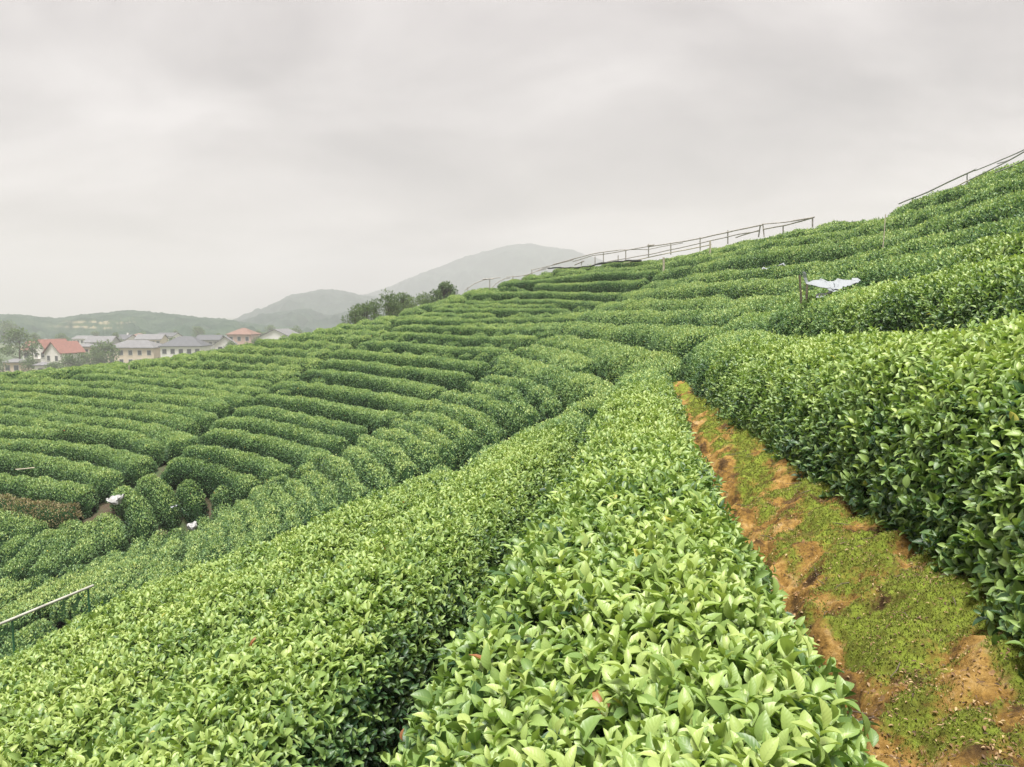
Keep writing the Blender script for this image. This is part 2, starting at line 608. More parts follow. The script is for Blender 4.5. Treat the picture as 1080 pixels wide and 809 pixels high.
class Geo:
    """vertices, faces of 3 or 4 corners, point attributes and material numbers, gathered before they become ONE mesh"""
    def __init__(self):
        self.v, self.f3, self.f4, self.m3, self.m4, self.s3, self.s4 = [], [], [], [], [], [], []
        self.att = {}
        self.n = 0

    def add(self, v, f, mat=0, smooth=True, **att):
        v = np.asarray(v, float).reshape(-1, 3)
        f = np.asarray(f, int)
        (self.f3 if f.shape[1] == 3 else self.f4).append(f + self.n)
        (self.m3 if f.shape[1] == 3 else self.m4).append(np.full(len(f), mat))
        (self.s3 if f.shape[1] == 3 else self.s4).append(np.full(len(f), smooth))
        for k, a in att.items():
            self.att.setdefault(k, []).append((self.n, np.broadcast_to(np.asarray(a, float), (len(v),))))
        self.v.append(v)
        self.n += len(v)
        return self

    def build(self, name, mats, parent=None):
        me = bpy.data.meshes.new(name)
        if self.n:
            v = np.concatenate(self.v).astype(np.float32)
            f3 = np.concatenate(self.f3) if self.f3 else np.zeros((0, 3), int)
            f4 = np.concatenate(self.f4) if self.f4 else np.zeros((0, 4), int)
            me.vertices.add(len(v))
            me.vertices.foreach_set('co', v.ravel())
            loops = np.concatenate([f3.ravel(), f4.ravel()]).astype(np.int32)
            me.loops.add(len(loops))
            me.loops.foreach_set('vertex_index', loops)
            nf = len(f3) + len(f4)
            me.polygons.add(nf)
            st_ = np.concatenate([np.arange(len(f3)) * 3, len(f3) * 3 + np.arange(len(f4)) * 4]).astype(np.int32)
            me.polygons.foreach_set('loop_start', st_)
            me.polygons.foreach_set('material_index', np.concatenate(self.m3 + self.m4).astype(np.int32))
            me.polygons.foreach_set('use_smooth', np.concatenate(self.s3 + self.s4).astype(bool))
            for k, parts in self.att.items():
                full = np.zeros(len(v), np.float32)
                for n0, a in parts:
                    full[n0:n0 + len(a)] = a
                at = me.attributes.new(k, 'FLOAT', 'POINT')
                at.data.foreach_set('value', full)
            me.update(calc_edges=True)
            me.validate()
        for m in (mats if isinstance(mats, (list, tuple)) else [mats]):
            me.materials.append(m)
        o = bpy.data.objects.new(name, me)
        if parent is not None:
            o.parent = parent
        COL.objects.link(o)
        return o


def grid_faces(nu, nv, wrap_v=False):
    i, j = np.meshgrid(np.arange(nu - 1), np.arange(nv if wrap_v else nv - 1), indexing='ij')
    a = i * nv + j
    b = i * nv + (j + 1) % nv
    c = (i + 1) * nv + (j + 1) % nv
    d = (i + 1) * nv + j
    return np.stack([a, b, c, d], -1).reshape(-1, 4)


def tube(g, pts, rad, mat=0, sides=7, **att):
    pts = np.asarray(pts, float)
    n = len(pts)
    rad = np.broadcast_to(np.asarray(rad, float), (n,))
    t = np.gradient(pts, axis=0)
    t /= np.linalg.norm(t, axis=1)[:, None] + 1e-12
    ref = np.array([0, 0, 1.0]) if abs(t[:, 2]).mean() < 0.8 else np.array([1.0, 0, 0])
    a = np.cross(t, ref); a /= np.linalg.norm(a, axis=1)[:, None] + 1e-12
    b = np.cross(t, a)
    ph = np.arange(sides) * 2 * math.pi / sides
    v = pts[:, None] + rad[:, None, None] * (np.cos(ph)[None, :, None] * a[:, None] + np.sin(ph)[None, :, None] * b[:, None])
    g.add(v.reshape(-1, 3), grid_faces(n, sides, True), mat, True, **att)
    for k, e in ((0, 1), (n - 1, -1)):
        c = np.vstack([v[k], pts[k]])
        f = np.array([[q, (q + 1) % sides, sides][::e] for q in range(sides)])
        g.add(c, f, mat, False, **att)
    return g


def box(g, x0, x1, y0, y1, z0, z1, mat=0, M=None):
    v = np.array([[x, y, z] for x in (x0, x1) for y in (y0, y1) for z in (z0, z1)], float)
    f = np.array([[0, 1, 3, 2], [4, 6, 7, 5], [0, 4, 5, 1], [2, 3, 7, 6], [0, 2, 6, 4], [1, 5, 7, 3]])
    if M is not None:
        v = v @ M[:3, :3].T + M[:3, 3]
    g.add(v, f, mat, False)
    return g


# ------------------------------------------------------------------ materials
def new_mat(name):
    m = bpy.data.materials.new(name)
    m.use_nodes = True
    t = m.node_tree
    return m, t, t.nodes['Principled BSDF'], t.nodes['Material Output']


def attr(t, name):
    n = t.nodes.new('ShaderNodeAttribute')
    n.attribute_name = name
    return n


def leaf_material(name, stops, rough=0.4, trans=0.28, veins=False, spec=0.45):
    m, t, b, out = new_mat(name)
    L = t.links.new
    a = attr(t, 'tint')
    cr = ramp(t, stops)
    L(a.outputs['Fac'], cr.inputs[0])
    col = cr.outputs[0]
    if veins:
        va = attr(t, 'across')
        ab = N(t, 'ShaderNodeMath', operation='ABSOLUTE')
        L(va.outputs['Fac'], ab.inputs[0])
        mr = mapr(t, 0.0, 0.14, 1.0, 0.0)
        L(ab.outputs[0], mr.inputs[0])
        mid = N(t, 'ShaderNodeMix', data_type='RGBA', blend_type='MIX')
        mul = N(t, 'ShaderNodeMath', operation='MULTIPLY')
        mul.inputs[1].default_value = 0.42
        L(mr.outputs[0], mul.inputs[0])
        L(mul.outputs[0], mid.inputs[0])
        L(col, mid.inputs[6])
        mid.inputs[7].default_value = (0.24, 0.32, 0.09, 1)
        col = mid.outputs[2]
        # side veins as a bump
        la = attr(t, 'along')
        s1 = N(t, 'ShaderNodeMath', operation='MULTIPLY_ADD')
        s1.inputs[1].default_value = 44.0
        L(la.outputs['Fac'], s1.inputs[0])
        s0 = N(t, 'ShaderNodeMath', operation='MULTIPLY')
        s0.inputs[1].default_value = -12.0
        L(ab.outputs[0], s0.inputs[0])
        L(s0.outputs[0], s1.inputs[2])
        sn = N(t, 'ShaderNodeMath', operation='SINE')
        L(s1.outputs[0], sn.inputs[0])
        bp = N(t, 'ShaderNodeBump')
        bp.inputs['Strength'].default_value = 0.12
        bp.inputs['Distance'].default_value = 0.001
        L(sn.outputs[0], bp.inputs['Height'])
        L(bp.outputs[0], b.inputs['Normal'])
    L(col, b.inputs['Base Color'])
    b.inputs['Roughness'].default_value = rough
    b.inputs['Specular IOR Level'].default_value = spec
    if trans > 0:
        tr = N(t, 'ShaderNodeBsdfTranslucent')
        g = N(t, 'ShaderNodeMix', data_type='RGBA', blend_type='MULTIPLY')
        g.inputs[0].default_value = 1.0
        g.inputs[7].default_value = (1.25, 1.35, 0.7, 1)
        L(col, g.inputs[6])
        L(g.outputs[2], tr.inputs[0])
        ms = N(t, 'ShaderNodeMixShader')
        ms.inputs[0].default_value = trans
        L(b.outputs[0], ms.inputs[1]); L(tr.outputs[0], ms.inputs[2])
        L(ms.outputs[0], out.inputs[0])
    return m


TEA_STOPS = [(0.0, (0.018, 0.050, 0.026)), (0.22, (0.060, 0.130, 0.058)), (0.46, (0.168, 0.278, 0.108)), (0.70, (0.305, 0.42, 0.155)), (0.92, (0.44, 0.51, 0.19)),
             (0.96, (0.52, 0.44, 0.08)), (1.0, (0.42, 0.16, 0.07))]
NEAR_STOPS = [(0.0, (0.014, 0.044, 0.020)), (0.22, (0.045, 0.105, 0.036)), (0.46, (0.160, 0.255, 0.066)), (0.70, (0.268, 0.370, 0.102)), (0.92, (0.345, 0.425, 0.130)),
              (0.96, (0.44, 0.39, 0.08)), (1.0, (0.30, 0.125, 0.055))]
M_LEAF = leaf_material('tea_leaf', NEAR_STOPS, 0.44, 0.26, veins=True, spec=0.5)
M_FAR = leaf_material('tea_leaf_far', TEA_STOPS, 0.48, 0.26, spec=0.35)
M_BROWN = leaf_material('withered_tea', [(0.0, (0.09, 0.08, 0.040)), (0.35, (0.19, 0.155, 0.075)), (0.55, (0.30, 0.235, 0.125)), (0.68, (0.24, 0.24, 0.10)), (1.0, (0.17, 0.24, 0.08))], 0.6, 0.2)
M_TREE = leaf_material('tree_foliage', [(0.0, (0.035, 0.065, 0.034)), (0.5, (0.085, 0.145, 0.062)), (1.0, (0.16, 0.225, 0.085))], 0.55, 0.3)


def simple(name, col, rough=0.6, noise=0.0, scale=8.0, metal=0.0, bump=0.0, col2=None):
    m, t, b, out = new_mat(name)
    L = t.links.new
    b.inputs['Roughness'].default_value = rough
    b.inputs['Metallic'].default_value = metal
    b.inputs['Base Color'].default_value = (*col, 1)
    if noise or bump:
        tc = N(t, 'ShaderNodeTexCoord')
        n = N(t, 'ShaderNodeTexNoise')
        n.inputs['Scale'].default_value = scale
        n.inputs['Detail'].default_value = 6.0
        L(tc.outputs['Object'], n.inputs['Vector'])
        if noise:
            c2 = col2 or tuple(c * (1 - noise) for c in col)
            cr = ramp(t, [(0.35, c2), (0.65, col)])
            L(n.outputs[0], cr.inputs[0])
            L(cr.outputs[0], b.inputs['Base Color'])
        if bump:
            bp = N(t, 'ShaderNodeBump')
            bp.inputs['Strength'].default_value = bump
            bp.inputs['Distance'].default_value = 0.02
            L(n.outputs[0], bp.inputs['Height'])
            L(bp.outputs[0], b.inputs['Normal'])
    return m


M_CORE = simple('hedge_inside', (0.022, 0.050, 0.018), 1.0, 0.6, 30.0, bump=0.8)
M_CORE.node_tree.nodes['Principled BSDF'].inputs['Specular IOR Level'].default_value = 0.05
M_TWIG = simple('tea_twig', (0.13, 0.10, 0.07), 0.8, 0.5, 40.0)
M_STEM = simple('green_stem', (0.16, 0.22, 0.06), 0.6)


def soil_material():
    m, t, b, out = new_mat('hillside_soil')
    L = t.links.new
    tc = N(t, 'ShaderNodeTexCoord')
    n = N(t, 'ShaderNodeTexNoise')
    n.inputs['Scale'].default_value = 0.9
    n.inputs['Detail'].default_value = 9.0
    n.inputs['Roughness'].default_value = 0.65
    L(tc.outputs['Object'], n.inputs['Vector'])
    cr = ramp(t, [(0.30, (0.030, 0.024, 0.016)), (0.44, (0.060, 0.042, 0.024)), (0.52, (0.050, 0.050, 0.022)), (0.62, (0.038, 0.062, 0.018))])
    L(n.outputs[0], cr.inputs[0])
    # grassland and scrub of the valley further off
    n2 = N(t, 'ShaderNodeTexNoise')
    n2.inputs['Scale'].default_value = 0.03
    n2.inputs['Detail'].default_value = 8.0
    L(tc.outputs['Object'], n2.inputs['Vector'])
    cr2 = ramp(t, [(0.35, (0.045, 0.075, 0.030)), (0.5, (0.075, 0.105, 0.045)), (0.62, (0.15, 0.14, 0.085)), (0.75, (0.06, 0.09, 0.035))])
    L(n2.outputs[0], cr2.inputs[0])
    g = attr(t, 'far')
    mx = N(t, 'ShaderNodeMix', data_type='RGBA')
    L(g.outputs['Fac'], mx.inputs[0]); L(cr.outputs[0], mx.inputs[6]); L(cr2.outputs[0], mx.inputs[7])
    L(mx.outputs[2], b.inputs['Base Color'])
    b.inputs['Roughness'].default_value = 0.95
    bp = N(t, 'ShaderNodeBump')
    bp.inputs['Strength'].default_value = 0.6
    bp.inputs['Distance'].default_value = 0.05
    L(n.outputs[0], bp.inputs['Height']); L(bp.outputs[0], b.inputs['Normal'])
    return m


# ------------------------------------------------------------------ ground: one sheet from the hillside to the horizon
VALLEY = -17.0


def ground_z(x, y):
    """soil level: a hedge's height below the hedge tops on the hill, the valley floor far off"""
    x = np.asarray(x, float); y = np.asarray(y, float)
    h = T(x, y) - 0.78
    t = (x - 0.18 * y + 0.08) * 0.984
    nearpath = np.clip(1 - np.abs(t - 0.85) / 0.75, 0, 1) * np.clip((21 - y) / 3, 0, 1) * np.clip((y + 12) / 3, 0, 1)
    h = h - 0.55 * np.clip(nearpath * 2, 0, 1)
    ex = np.maximum(np.maximum(GX0 + 3 - x, x - (GX1 - 3)), 0)
    ey = np.maximum(np.maximum(GY0 + 2 - y, y - (GY1 - 22)), 0)
    e = np.sqrt(ex ** 2 + ey ** 2)
    f = np.clip(e / 70.0, 0, 1)
    f = f * f * (3 - 2 * f)
    return h * (1 - f) + VALLEY * f


def build_ground():
    def axis(lo, hi, step, far, ratio=1.16):
        c = list(np.arange(lo, hi + 1e-6, step))
        a, s = hi, step
        up = []
        while a < far:
            s *= ratio; a += s; up.append(min(a, far))
        a, s = lo, step
        dn = []
        while a > -far:
            s *= ratio; a -= s; dn.append(max(a, -far))
        return np.array(sorted(set(dn)) + c + up)
    X = axis(-46, 40, 0.45, 2650)
    Y = axis(-11, 88, 0.45, 2650)
    xx, yy = np.meshgrid(X, Y, indexing='ij')
    z = ground_z(xx, yy)
    wv = Waves(5, 0.5)
    wv2 = Waves(6, 0.012)
    p = np.stack([xx, yy, 0 * xx], -1)
    far = np.clip((np.hypot(xx, yy) - 75) / 60, 0, 1)
    z = z + 0.05 * wv(p) * (1 - far) + 1.2 * wv2(p) * far
    g = Geo()
    g.add(np.stack([xx, yy, z], -1).reshape(-1, 3), grid_faces(len(X), len(Y))[:, ::-1], 0, True, far=far.ravel())
    o = g.build('ground', soil_material())
    tag(o, 'bare soil of the hillside under the tea hedges, running out to the valley', 'ground', kind='structure')


build_ground()


# ------------------------------------------------------------------ the mossy earth bank one walks on
def path_z(t, y):
    k = [-0.6, 0.36, 0.50, 0.60, 0.70, 0.80, 0.95, 1.20, 1.45, 2.6]
    v = [-1.66, -1.62, -1.56, -1.45, -1.30, -1.215, -1.15, -1.06, -1.0, -0.80]
    return np.interp(t, k, v) - 0.027 * y


def path_narrow(y):
    return 1 - 0.30 * np.clip((y - 5) / 12, 0, 1) ** 1.3


def path_material():
    m, t, b, out = new_mat('mossy_clay')
    L = t.links.new
    tc = N(t, 'ShaderNodeTexCoord')

    def noise(scale, detail, rough=0.6, dist=0.0):
        n = N(t, 'ShaderNodeTexNoise')
        n.inputs['Scale'].default_value = scale
        n.inputs['Detail'].default_value = detail
        n.inputs['Roughness'].default_value = rough
        n.inputs['Distortion'].default_value = dist
        L(tc.outputs['Object'], n.inputs['Vector'])
        return n
    nc = noise(5.0, 10.0, 0.7)
    clay = ramp(t, [(0.34, (0.050, 0.030, 0.013)), (0.43, (0.115, 0.068, 0.025)), (0.50, (0.265, 0.155, 0.040)), (0.58, (0.36, 0.225, 0.070)), (0.70, (0.44, 0.33, 0.18))])
    L(nc.outputs[0], clay.inputs[0])
    ng = noise(26.0, 8.0, 0.7)
    grain = ramp(t, [(0.30, (0.45, 0.42, 0.38)), (0.55, (1, 1, 1)), (0.75, (1.25, 1.2, 1.1))])
    L(ng.outputs[0], grain.inputs[0])
    mg = N(t, 'ShaderNodeMix', data_type='RGBA', blend_type='MULTIPLY')
    mg.inputs[0].default_value = 1.0
    L(clay.outputs[0], mg.inputs[6]); L(grain.outputs[0], mg.inputs[7])
    nm2 = noise(17.0, 8.0, 0.7)
    moss = ramp(t, [(0.30, (0.060, 0.058, 0.012)), (0.43, (0.120, 0.132, 0.020)), (0.56, (0.175, 0.225, 0.030)), (0.72, (0.26, 0.30, 0.045))])
    L(nm2.outputs[0], moss.inputs[0])
    a = attr(t, 'moss')
    ad = N(t, 'ShaderNodeMath', operation='MULTIPLY_ADD')
    ad.inputs[1].default_value = 0.9
    L(ng.outputs[0], ad.inputs[0])
    L(a.outputs['Fac'], ad.inputs[2])
    mr = mapr(t, 0.86, 1.06, 0.0, 1.0)
    L(ad.outputs[0], mr.inputs[0])
    mx = N(t, 'ShaderNodeMix', data_type='RGBA')
    L(mr.outputs[0], mx.inputs[0]); L(mg.outputs[2], mx.inputs[6]); L(moss.outputs[0], mx.inputs[7])
    L(mx.outputs[2], b.inputs['Base Color'])
    b.inputs['Roughness'].default_value = 0.95
    b.inputs['Specular IOR Level'].default_value = 0.15
    nb = noise(60.0, 8.0, 0.75)
    bp = N(t, 'ShaderNodeBump')
    bp.inputs['Strength'].default_value = 0.9
    bp.inputs['Distance'].default_value = 0.018
    L(nb.outputs[0], bp.inputs['Height']); L(bp.outputs[0], b.inputs['Normal'])
    return m


PW1, PW2, PW3, PW4 = Waves(21, 0.9), Waves(22, 3.0), Waves(23, 8.0), Waves(24, 20.0)
MW1, MW2 = Waves(25, 1.5), Waves(26, 5.0)


def path_surface(t, y):
    """points of the bank and how mossy each is"""
    p0 = np.stack([t, y, 0 * t], -1)
    sh = 0.07 * PW1(p0) + 0.03 * PW2(p0)
    n = path_narrow(y)
    z = path_z((t + sh * np.clip((t - 0.2) / 0.3, 0, 1)) / n, y)
    rough = 0.018 * PW2(p0) + 0.012 * PW3(p0) + 0.006 * PW4(p0) - 0.008 * np.abs(PW4(p0 * 0.7 + 3))
    face = np.exp(-((t / n - 0.66) / 0.17) ** 2)
    p1 = np.stack([t, y, z * 1.0], -1)
    ledge = 0.050 * np.tanh(3 * PW2(p1 * 1.4)) * face
    mo = 0.46 * MW1(p0) + 0.34 * MW2(p0) + 0.02 + 0.35 * np.clip((t / n - 0.72) / 0.2, 0, 1) - 0.95 * face
    mo = np.clip(0.345 + 0.42 * mo + 0.06 * PW2(p0 * 1.3), 0, 0.8)
    z = z + rough + ledge + 0.03 * np.clip((mo - 0.45) * 4, 0, 1)
    return np.stack([st(t + bend(y), y), y, z], -1), mo


def build_path():
    y = np.concatenate([np.arange(-2, 0.9, 0.1), np.arange(0.9, 5, 0.014), np.arange(5, 10, 0.03), np.arange(10, 20.6, 0.08)])
    t = np.concatenate([np.arange(-0.55, 0.36, 0.08), np.arange(0.36, 1.5, 0.014), np.arange(1.5, 2.6, 0.08)])
    yy, tt = np.meshgrid(y, t, indexing='ij')
    v, mo = path_surface(tt, yy)
    end = np.clip((yy - 18.6) / 2.0, 0, 1)
    v[..., 2] -= 0.5 * end
    g = Geo()
    g.add(v.reshape(-1, 3), grid_faces(len(y), len(t))[:, ::-1], 0, True, moss=mo.ravel())
    tag(g.build('path', path_material()), 'orange clay bank with green moss between the middle and the right hedge', 'path', kind='structure')


build_path()


# ------------------------------------------------------------------ tea hedges
def leaf_template(lod):
    if lod == 0:
        l = np.array([0.0, 0.12, 0.32, 0.56, 0.80, 1.0])
        wd = np.array([0.10, 0.50, 0.92, 1.0, 0.70, 0.10])
        lo = np.array([0, 0.02, 0.03, 0.0, -0.07, -0.16])
    elif lod == 1:
        l = np.array([0.0, 0.40, 0.75, 1.0])
        wd = np.array([0.14, 1.0, 0.78, 0.06])
        lo = np.array([0, 0.03, -0.03, -0.14])
    else:
        v = np.array([[0, 0, 0], [0.5, 0.5, 0.1], [1.0, 0, -0.08], [0.5, -0.5, 0.1]], float)
        f = np.array([[0, 1, 2], [0, 2, 3]])
        return v, f, v[:, 1] * 2, v[:, 0]
    v, ac, al = [], [], []
    for i in range(len(l)):
        for k in (-1, 0, 1):
            v.append((l[i], k * 0.5 * wd[i], lo[i] + (0.16 * abs(k) * wd[i])))
            ac.append(k); al.append(l[i])
    return np.array(v), grid_faces(len(l), 3), np.array(ac, float), np.array(al)


TEMPL = [leaf_template(k) for k in range(3)]


def unit(v):
    return v / (np.linalg.norm(v, axis=-1, keepdims=True) + 1e-12)


def add_leaves(g, lod, pos, axis, nrm, size, width, tint, mat=0):
    """copies of the leaf template; axis: base to tip, nrm: upper face"""
    n = len(pos)
    if not n:
        return
    v, f, ac, al = TEMPL[lod]
    ax = unit(axis)
    nn = unit(nrm - (nrm * ax).sum(-1, keepdims=True) * ax)
    bb = np.cross(nn, ax)
    curl = rng.normal(0.6, 0.9, n)
    V = (pos[:, None] + ax[:, None] * (v[None, :, 0] * size[:, None])[..., None]
         + bb[:, None] * (v[None, :, 1] * width[:, None])[..., None]
         + nn[:, None] * ((v[None, :, 2] + 0.16 * (curl[:, None] * -1) * v[None, :, 0] ** 2) * size[:, None])[..., None])
    F = (f[None] + (np.arange(n) * len(v))[:, None, None]).reshape(-1, f.shape[1])
    kw = dict(tint=np.repeat(tint, len(v)))
    if lod < 2:
        kw['across'] = np.tile(ac, n)
        kw['along'] = np.tile(al, n)
    g.add(V.reshape(-1, 3), F, mat, lod < 2, **kw)


LUMP1, LUMP2, LUMP3 = Waves(31, 0.55), Waves(32, 1.25), Waves(33, 2.8)
PATCH, PATCH2 = Waves(34, 0.22), Waves(35, 0.9)
# kind: lump size, lean with the slope, base tint, tint spread, leaf density factor
STYLE = {'near': (0.034, 0.62, 0.565, 0.14, 1.15), 'left': (0.045, 0.30, 0.57, 0.13, 1.15), 'terrace': (0.038, 0.20, 0.57, 0.13, 1.15),
         'column': (0.038, 0.40, 0.60, 0.13, 1.15), 'bush': (0.07, 0.5, 0.50, 0.17, 1.0), 'brown': (0.060, 0.4, 0.45, 0.22, 0.8), 'rough': (0.066, 0.52, 0.595, 0.17, 1.1)}


class Hedge:
    def __init__(self, r):
        self.kind = r['kind']
        lump, lean, self.tint0, self.tsp, self.df = STYLE[self.kind]
        near = self.kind == 'near'
        self.side = 0.36 if self.kind in ('terrace', 'left', 'column') else 0.27  # flank darkening in the leaf tint; clipped rows get extra painted side shade
        p = resample(r['pts'], 0.12 if near else 0.25)
        self.n = n = len(p)
        self.W, self.H = r['width'], r['height']
        z = T(p[:, 0], p[:, 1])
        z = smooth(z[:, None], 120 if near else 10)[:, 0]
        self.len = np.linalg.norm(np.diff(p, axis=0), axis=1).sum()
        self.s = np.linspace(0, self.len, n)
        t = np.gradient(p, axis=0)
        t = unit(smooth(t, 4))
        self.t = np.column_stack([t, np.gradient(z, self.s)])
        self.nl = np.column_stack([t[:, 1], -t[:, 0], 0 * z])
        gxx, gyy = grad(p[:, 0], p[:, 1], 0.5)
        sl = gxx * self.nl[:, 0] + gyy * self.nl[:, 1]
        self.lean = smooth((lean * np.clip(sl, -0.7, 0.7))[:, None], 20)[:, 0]
        self.c = np.column_stack([p, z - (0.08 if self.kind in ('rough', 'bush') else 0.13 if r.get('key') == 'second' else 0.0)])
        e = np.minimum(self.s, self.len - self.s)
        rad = self.W * 0.5
        self.cap = np.sqrt(np.clip(1 - (1 - np.clip(e / rad, 0.0, 1)) ** 2, 0.0, 1))
        self.lump = lump
        self.seed = rng.uniform(-40, 40, 3)
        jit = Waves(int(rng.integers(1e6)), 0.18, 6)
        q = np.column_stack([self.s, 0 * self.s, 0 * self.s])
        self.wv = 1 + (0.05 if not near else 0.03) * jit(q)
        self.hv = 0.03 * jit(q + 9.3)
        self.skirt = 0.30

    def surf(self, s, a, inset=0.0, lumps=True):
        """points and outward normals; s along the row, a from 0 (right foot) over the top to pi"""
        f = np.clip(s / self.len * (self.n - 1), 0, self.n - 1.0001)
        i = f.astype(int); u = (f - i)[..., None]

        def ip(arr):
            arr = arr if arr.ndim > 1 else arr[:, None]
            return arr[i] * (1 - u) + arr[np.minimum(i + 1, self.n - 1)] * u
        c, t, nl = ip(self.c), ip(self.t), ip(self.nl)
        lean, cap, wv, hv = ip(self.lean)[..., 0], ip(self.cap)[..., 0], ip(self.wv)[..., 0], ip(self.hv)[..., 0]
        ca, sa = np.cos(a), np.sin(a)
        ex = 0.58
        X = np.sign(ca) * np.abs(ca) ** ex
        Z = np.abs(sa) ** ex
        hw = (self.W * 0.5 * wv - inset) * (0.12 + 0.88 * cap)
        l = hw * X * (1.0 - 0.10 * (1 - Z))
        H = self.H + self.skirt
        hh = (H - inset) * (0.45 + 0.55 * cap) + hv
        z = c[..., 2] - H + hh * Z
        pos = np.stack([c[..., 0] + nl[..., 0] * l, c[..., 1] + nl[..., 1] * l, z + lean * l], -1)
        k = 2 / ex - 1
        gl = np.sign(X) * np.abs(X) ** k / np.maximum(hw, 0.05)
        gz = np.abs(Z) ** k / H
        nor = nl * (gl - lean * gz)[..., None] + np.array([0, 0, 1.0]) * gz[..., None]
        e = np.minimum(s, self.len - s)
        sg = np.where(s < self.len / 2, -1.0, 1.0)
        endf = np.clip(1 - e / (self.W * 0.5), 0, 1) ** 2
        nor = unit(nor)
        nor = unit(nor + t * (sg * endf * 1.6)[..., None])
        if lumps:
            q = pos + self.seed
            d = self.lump * (0.55 * LUMP1(q) + 0.75 * LUMP2(q) + 0.35 * LUMP3(q))
            pos = pos + nor * d[..., None]
        return pos, nor, Z

    def core(self, g, inset, mat):
        ns = max(6, int(self.len / (0.16 if self.kind == 'near' else 0.30)))
        s = np.linspace(0, self.len, ns)
        a = np.linspace(0, math.pi, 15)
        S, A = np.meshgrid(s, a, indexing='ij')
        p, nn, Z = self.surf(S, A, inset)
        g.add(p.reshape(-1, 3), grid_faces(ns, len(a)), mat, True, tint=0.1)

    def leaves(self, g, matn, matf):
        per = self.W + 2 * (self.H + 0.1)
        area = self.len * per
        dmin = max(0.5, np.sqrt((self.c ** 2).sum(1)).min())
        dens = 3600 if dmin < 3.5 else 2500 if dmin < 6 else 1450 if dmin < 11 else 950 if dmin < 20 else 640
        dens *= self.df
        m = int(area * dens)
        s = rng.uniform(0, self.len, m)
        # even over the outline: sample by arc length
        aa = np.linspace(0.02, math.pi - 0.02, 200)
        ex = 0.58
        lx = np.sign(np.cos(aa)) * np.abs(np.cos(aa)) ** ex * self.W / 2
        lz = np.abs(np.sin(aa)) ** ex * (self.H + self.skirt)
        al = np.r_[0, np.cumsum(np.hypot(np.diff(lx), np.diff(lz)))]
        a = np.interp(rng.uniform(0.0, 1, m) * al[-1], al, aa)
        pos, nor, Z = self.surf(s, a)
        # keep what could be seen from about the camera, thin by distance
        px, py, f = project(pos)
        d = np.sqrt((pos ** 2).sum(1))
        ok = (pos[:, 1] > -0.2) & (px > -420) & (px < 1500) & (py < 1250)
        ok |= (pos[:, 1] > -0.6) & (d < 8)
        ok &= Z > 0.22
        want = np.interp(d, [0, 3, 5, 8, 12, 18, 26, 60], [3600, 3500, 2500, 1750, 1350, 950, 680, 560]) * self.df
        ok &= rng.uniform(0, 1, m) < want / dens
        ok &= d > 0.55
        pos, nor, Z, d, s = pos[ok], nor[ok], Z[ok], d[ok], s[ok]
        n = len(pos)
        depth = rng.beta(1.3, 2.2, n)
        loose = 0.105 if self.kind != 'near' else 0.12
        top = nor[:, 2]
        pos = pos + nor * (0.035 - loose * depth)[:, None]
        # sprigs that stand proud of the clipped face
        spr = rng.uniform(0, 1, n) < (0.05 if self.kind in ('rough', 'near') else 0.02)
        pos = pos + nor * (spr * rng.uniform(0.01, 0.075, n))[:, None]
        ax = unit(0.42 * nor + np.array([0, 0, 0.72]) + 0.85 * unit(rng.normal(size=(n, 3))))
        nr = unit(0.60 * nor + np.array([0, -0.12, 0.30]) + 0.75 * unit(rng.normal(size=(n, 3))))
        big = rng.uniform(0, 1, n)
        size = np.interp(d, [0, 4, 12, 30], [0.051, 0.053, 0.062, 0.074]) * (0.62 + 0.62 * big)
        wid = size * rng.uniform(0.42, 0.60, n)
        q = pos + self.seed * 0.1
        fresh_lit = np.clip(top, 0, 1) ** 1.2  # new growth on upward faces, plus the bright-top, dark-side shading painted into tint
        tint = (self.tint0 - self.side + (0.10 + self.side) * fresh_lit + 0.055 * PATCH(pos * 1.0) + 0.06 * PATCH2(q) - 0.20 * depth * (0.4 + 0.6 * fresh_lit)
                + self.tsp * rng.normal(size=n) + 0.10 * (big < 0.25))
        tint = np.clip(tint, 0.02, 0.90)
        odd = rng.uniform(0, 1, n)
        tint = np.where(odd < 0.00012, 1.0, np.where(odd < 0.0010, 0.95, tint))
        if self.kind == 'near':
            # shoots: leaves set in turn round a short upright twig
            m = int(n * 0.62) // 4 * 4
            k = np.arange(m) % 4
            c = np.repeat(np.arange(0, m, 4), 4)
            stem = unit(0.55 * nor[c] + np.array([0, 0, 0.65]) + 0.30 * unit(rng.normal(size=(n, 3)))[c])
            ref = unit(np.cross(stem, unit(rng.normal(size=(n, 3)))[c]))
            oth = np.cross(stem, ref)
            az = k * 2.4 + rng.normal(0, 0.25, m)
            th = np.interp(k, [0, 3], [1.15, 0.40]) + rng.normal(0, 0.16, m)
            rad = ref * np.cos(az)[:, None] + oth * np.sin(az)[:, None]
            pos[:m] = pos[c] + stem * (k * 0.013)[:, None]
            ax[:m] = stem * np.cos(th)[:, None] + rad * np.sin(th)[:, None]
            nr[:m] = stem * np.sin(th)[:, None] - rad * np.cos(th)[:, None] + 0.18 * rng.normal(size=(m, 3))
            size[:m] *= np.interp(k, [0, 3], [1.12, 0.74])
            wid[:m] *= np.interp(k, [0, 3], [1.12, 0.66])
            tint[:m] = np.where(tint[:m] > 0.93, tint[:m], np.clip(tint[c] + np.interp(k, [0, 3], [-0.10, 0.14]) + rng.normal(0, 0.05, m), 0.02, 0.9))
            d = np.sqrt((pos ** 2).sum(1))
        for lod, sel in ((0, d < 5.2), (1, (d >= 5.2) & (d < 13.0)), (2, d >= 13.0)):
            add_leaves(g, lod, pos[sel], ax[sel], nr[sel], size[sel], wid[sel], tint[sel], matn if lod < 2 else matf)

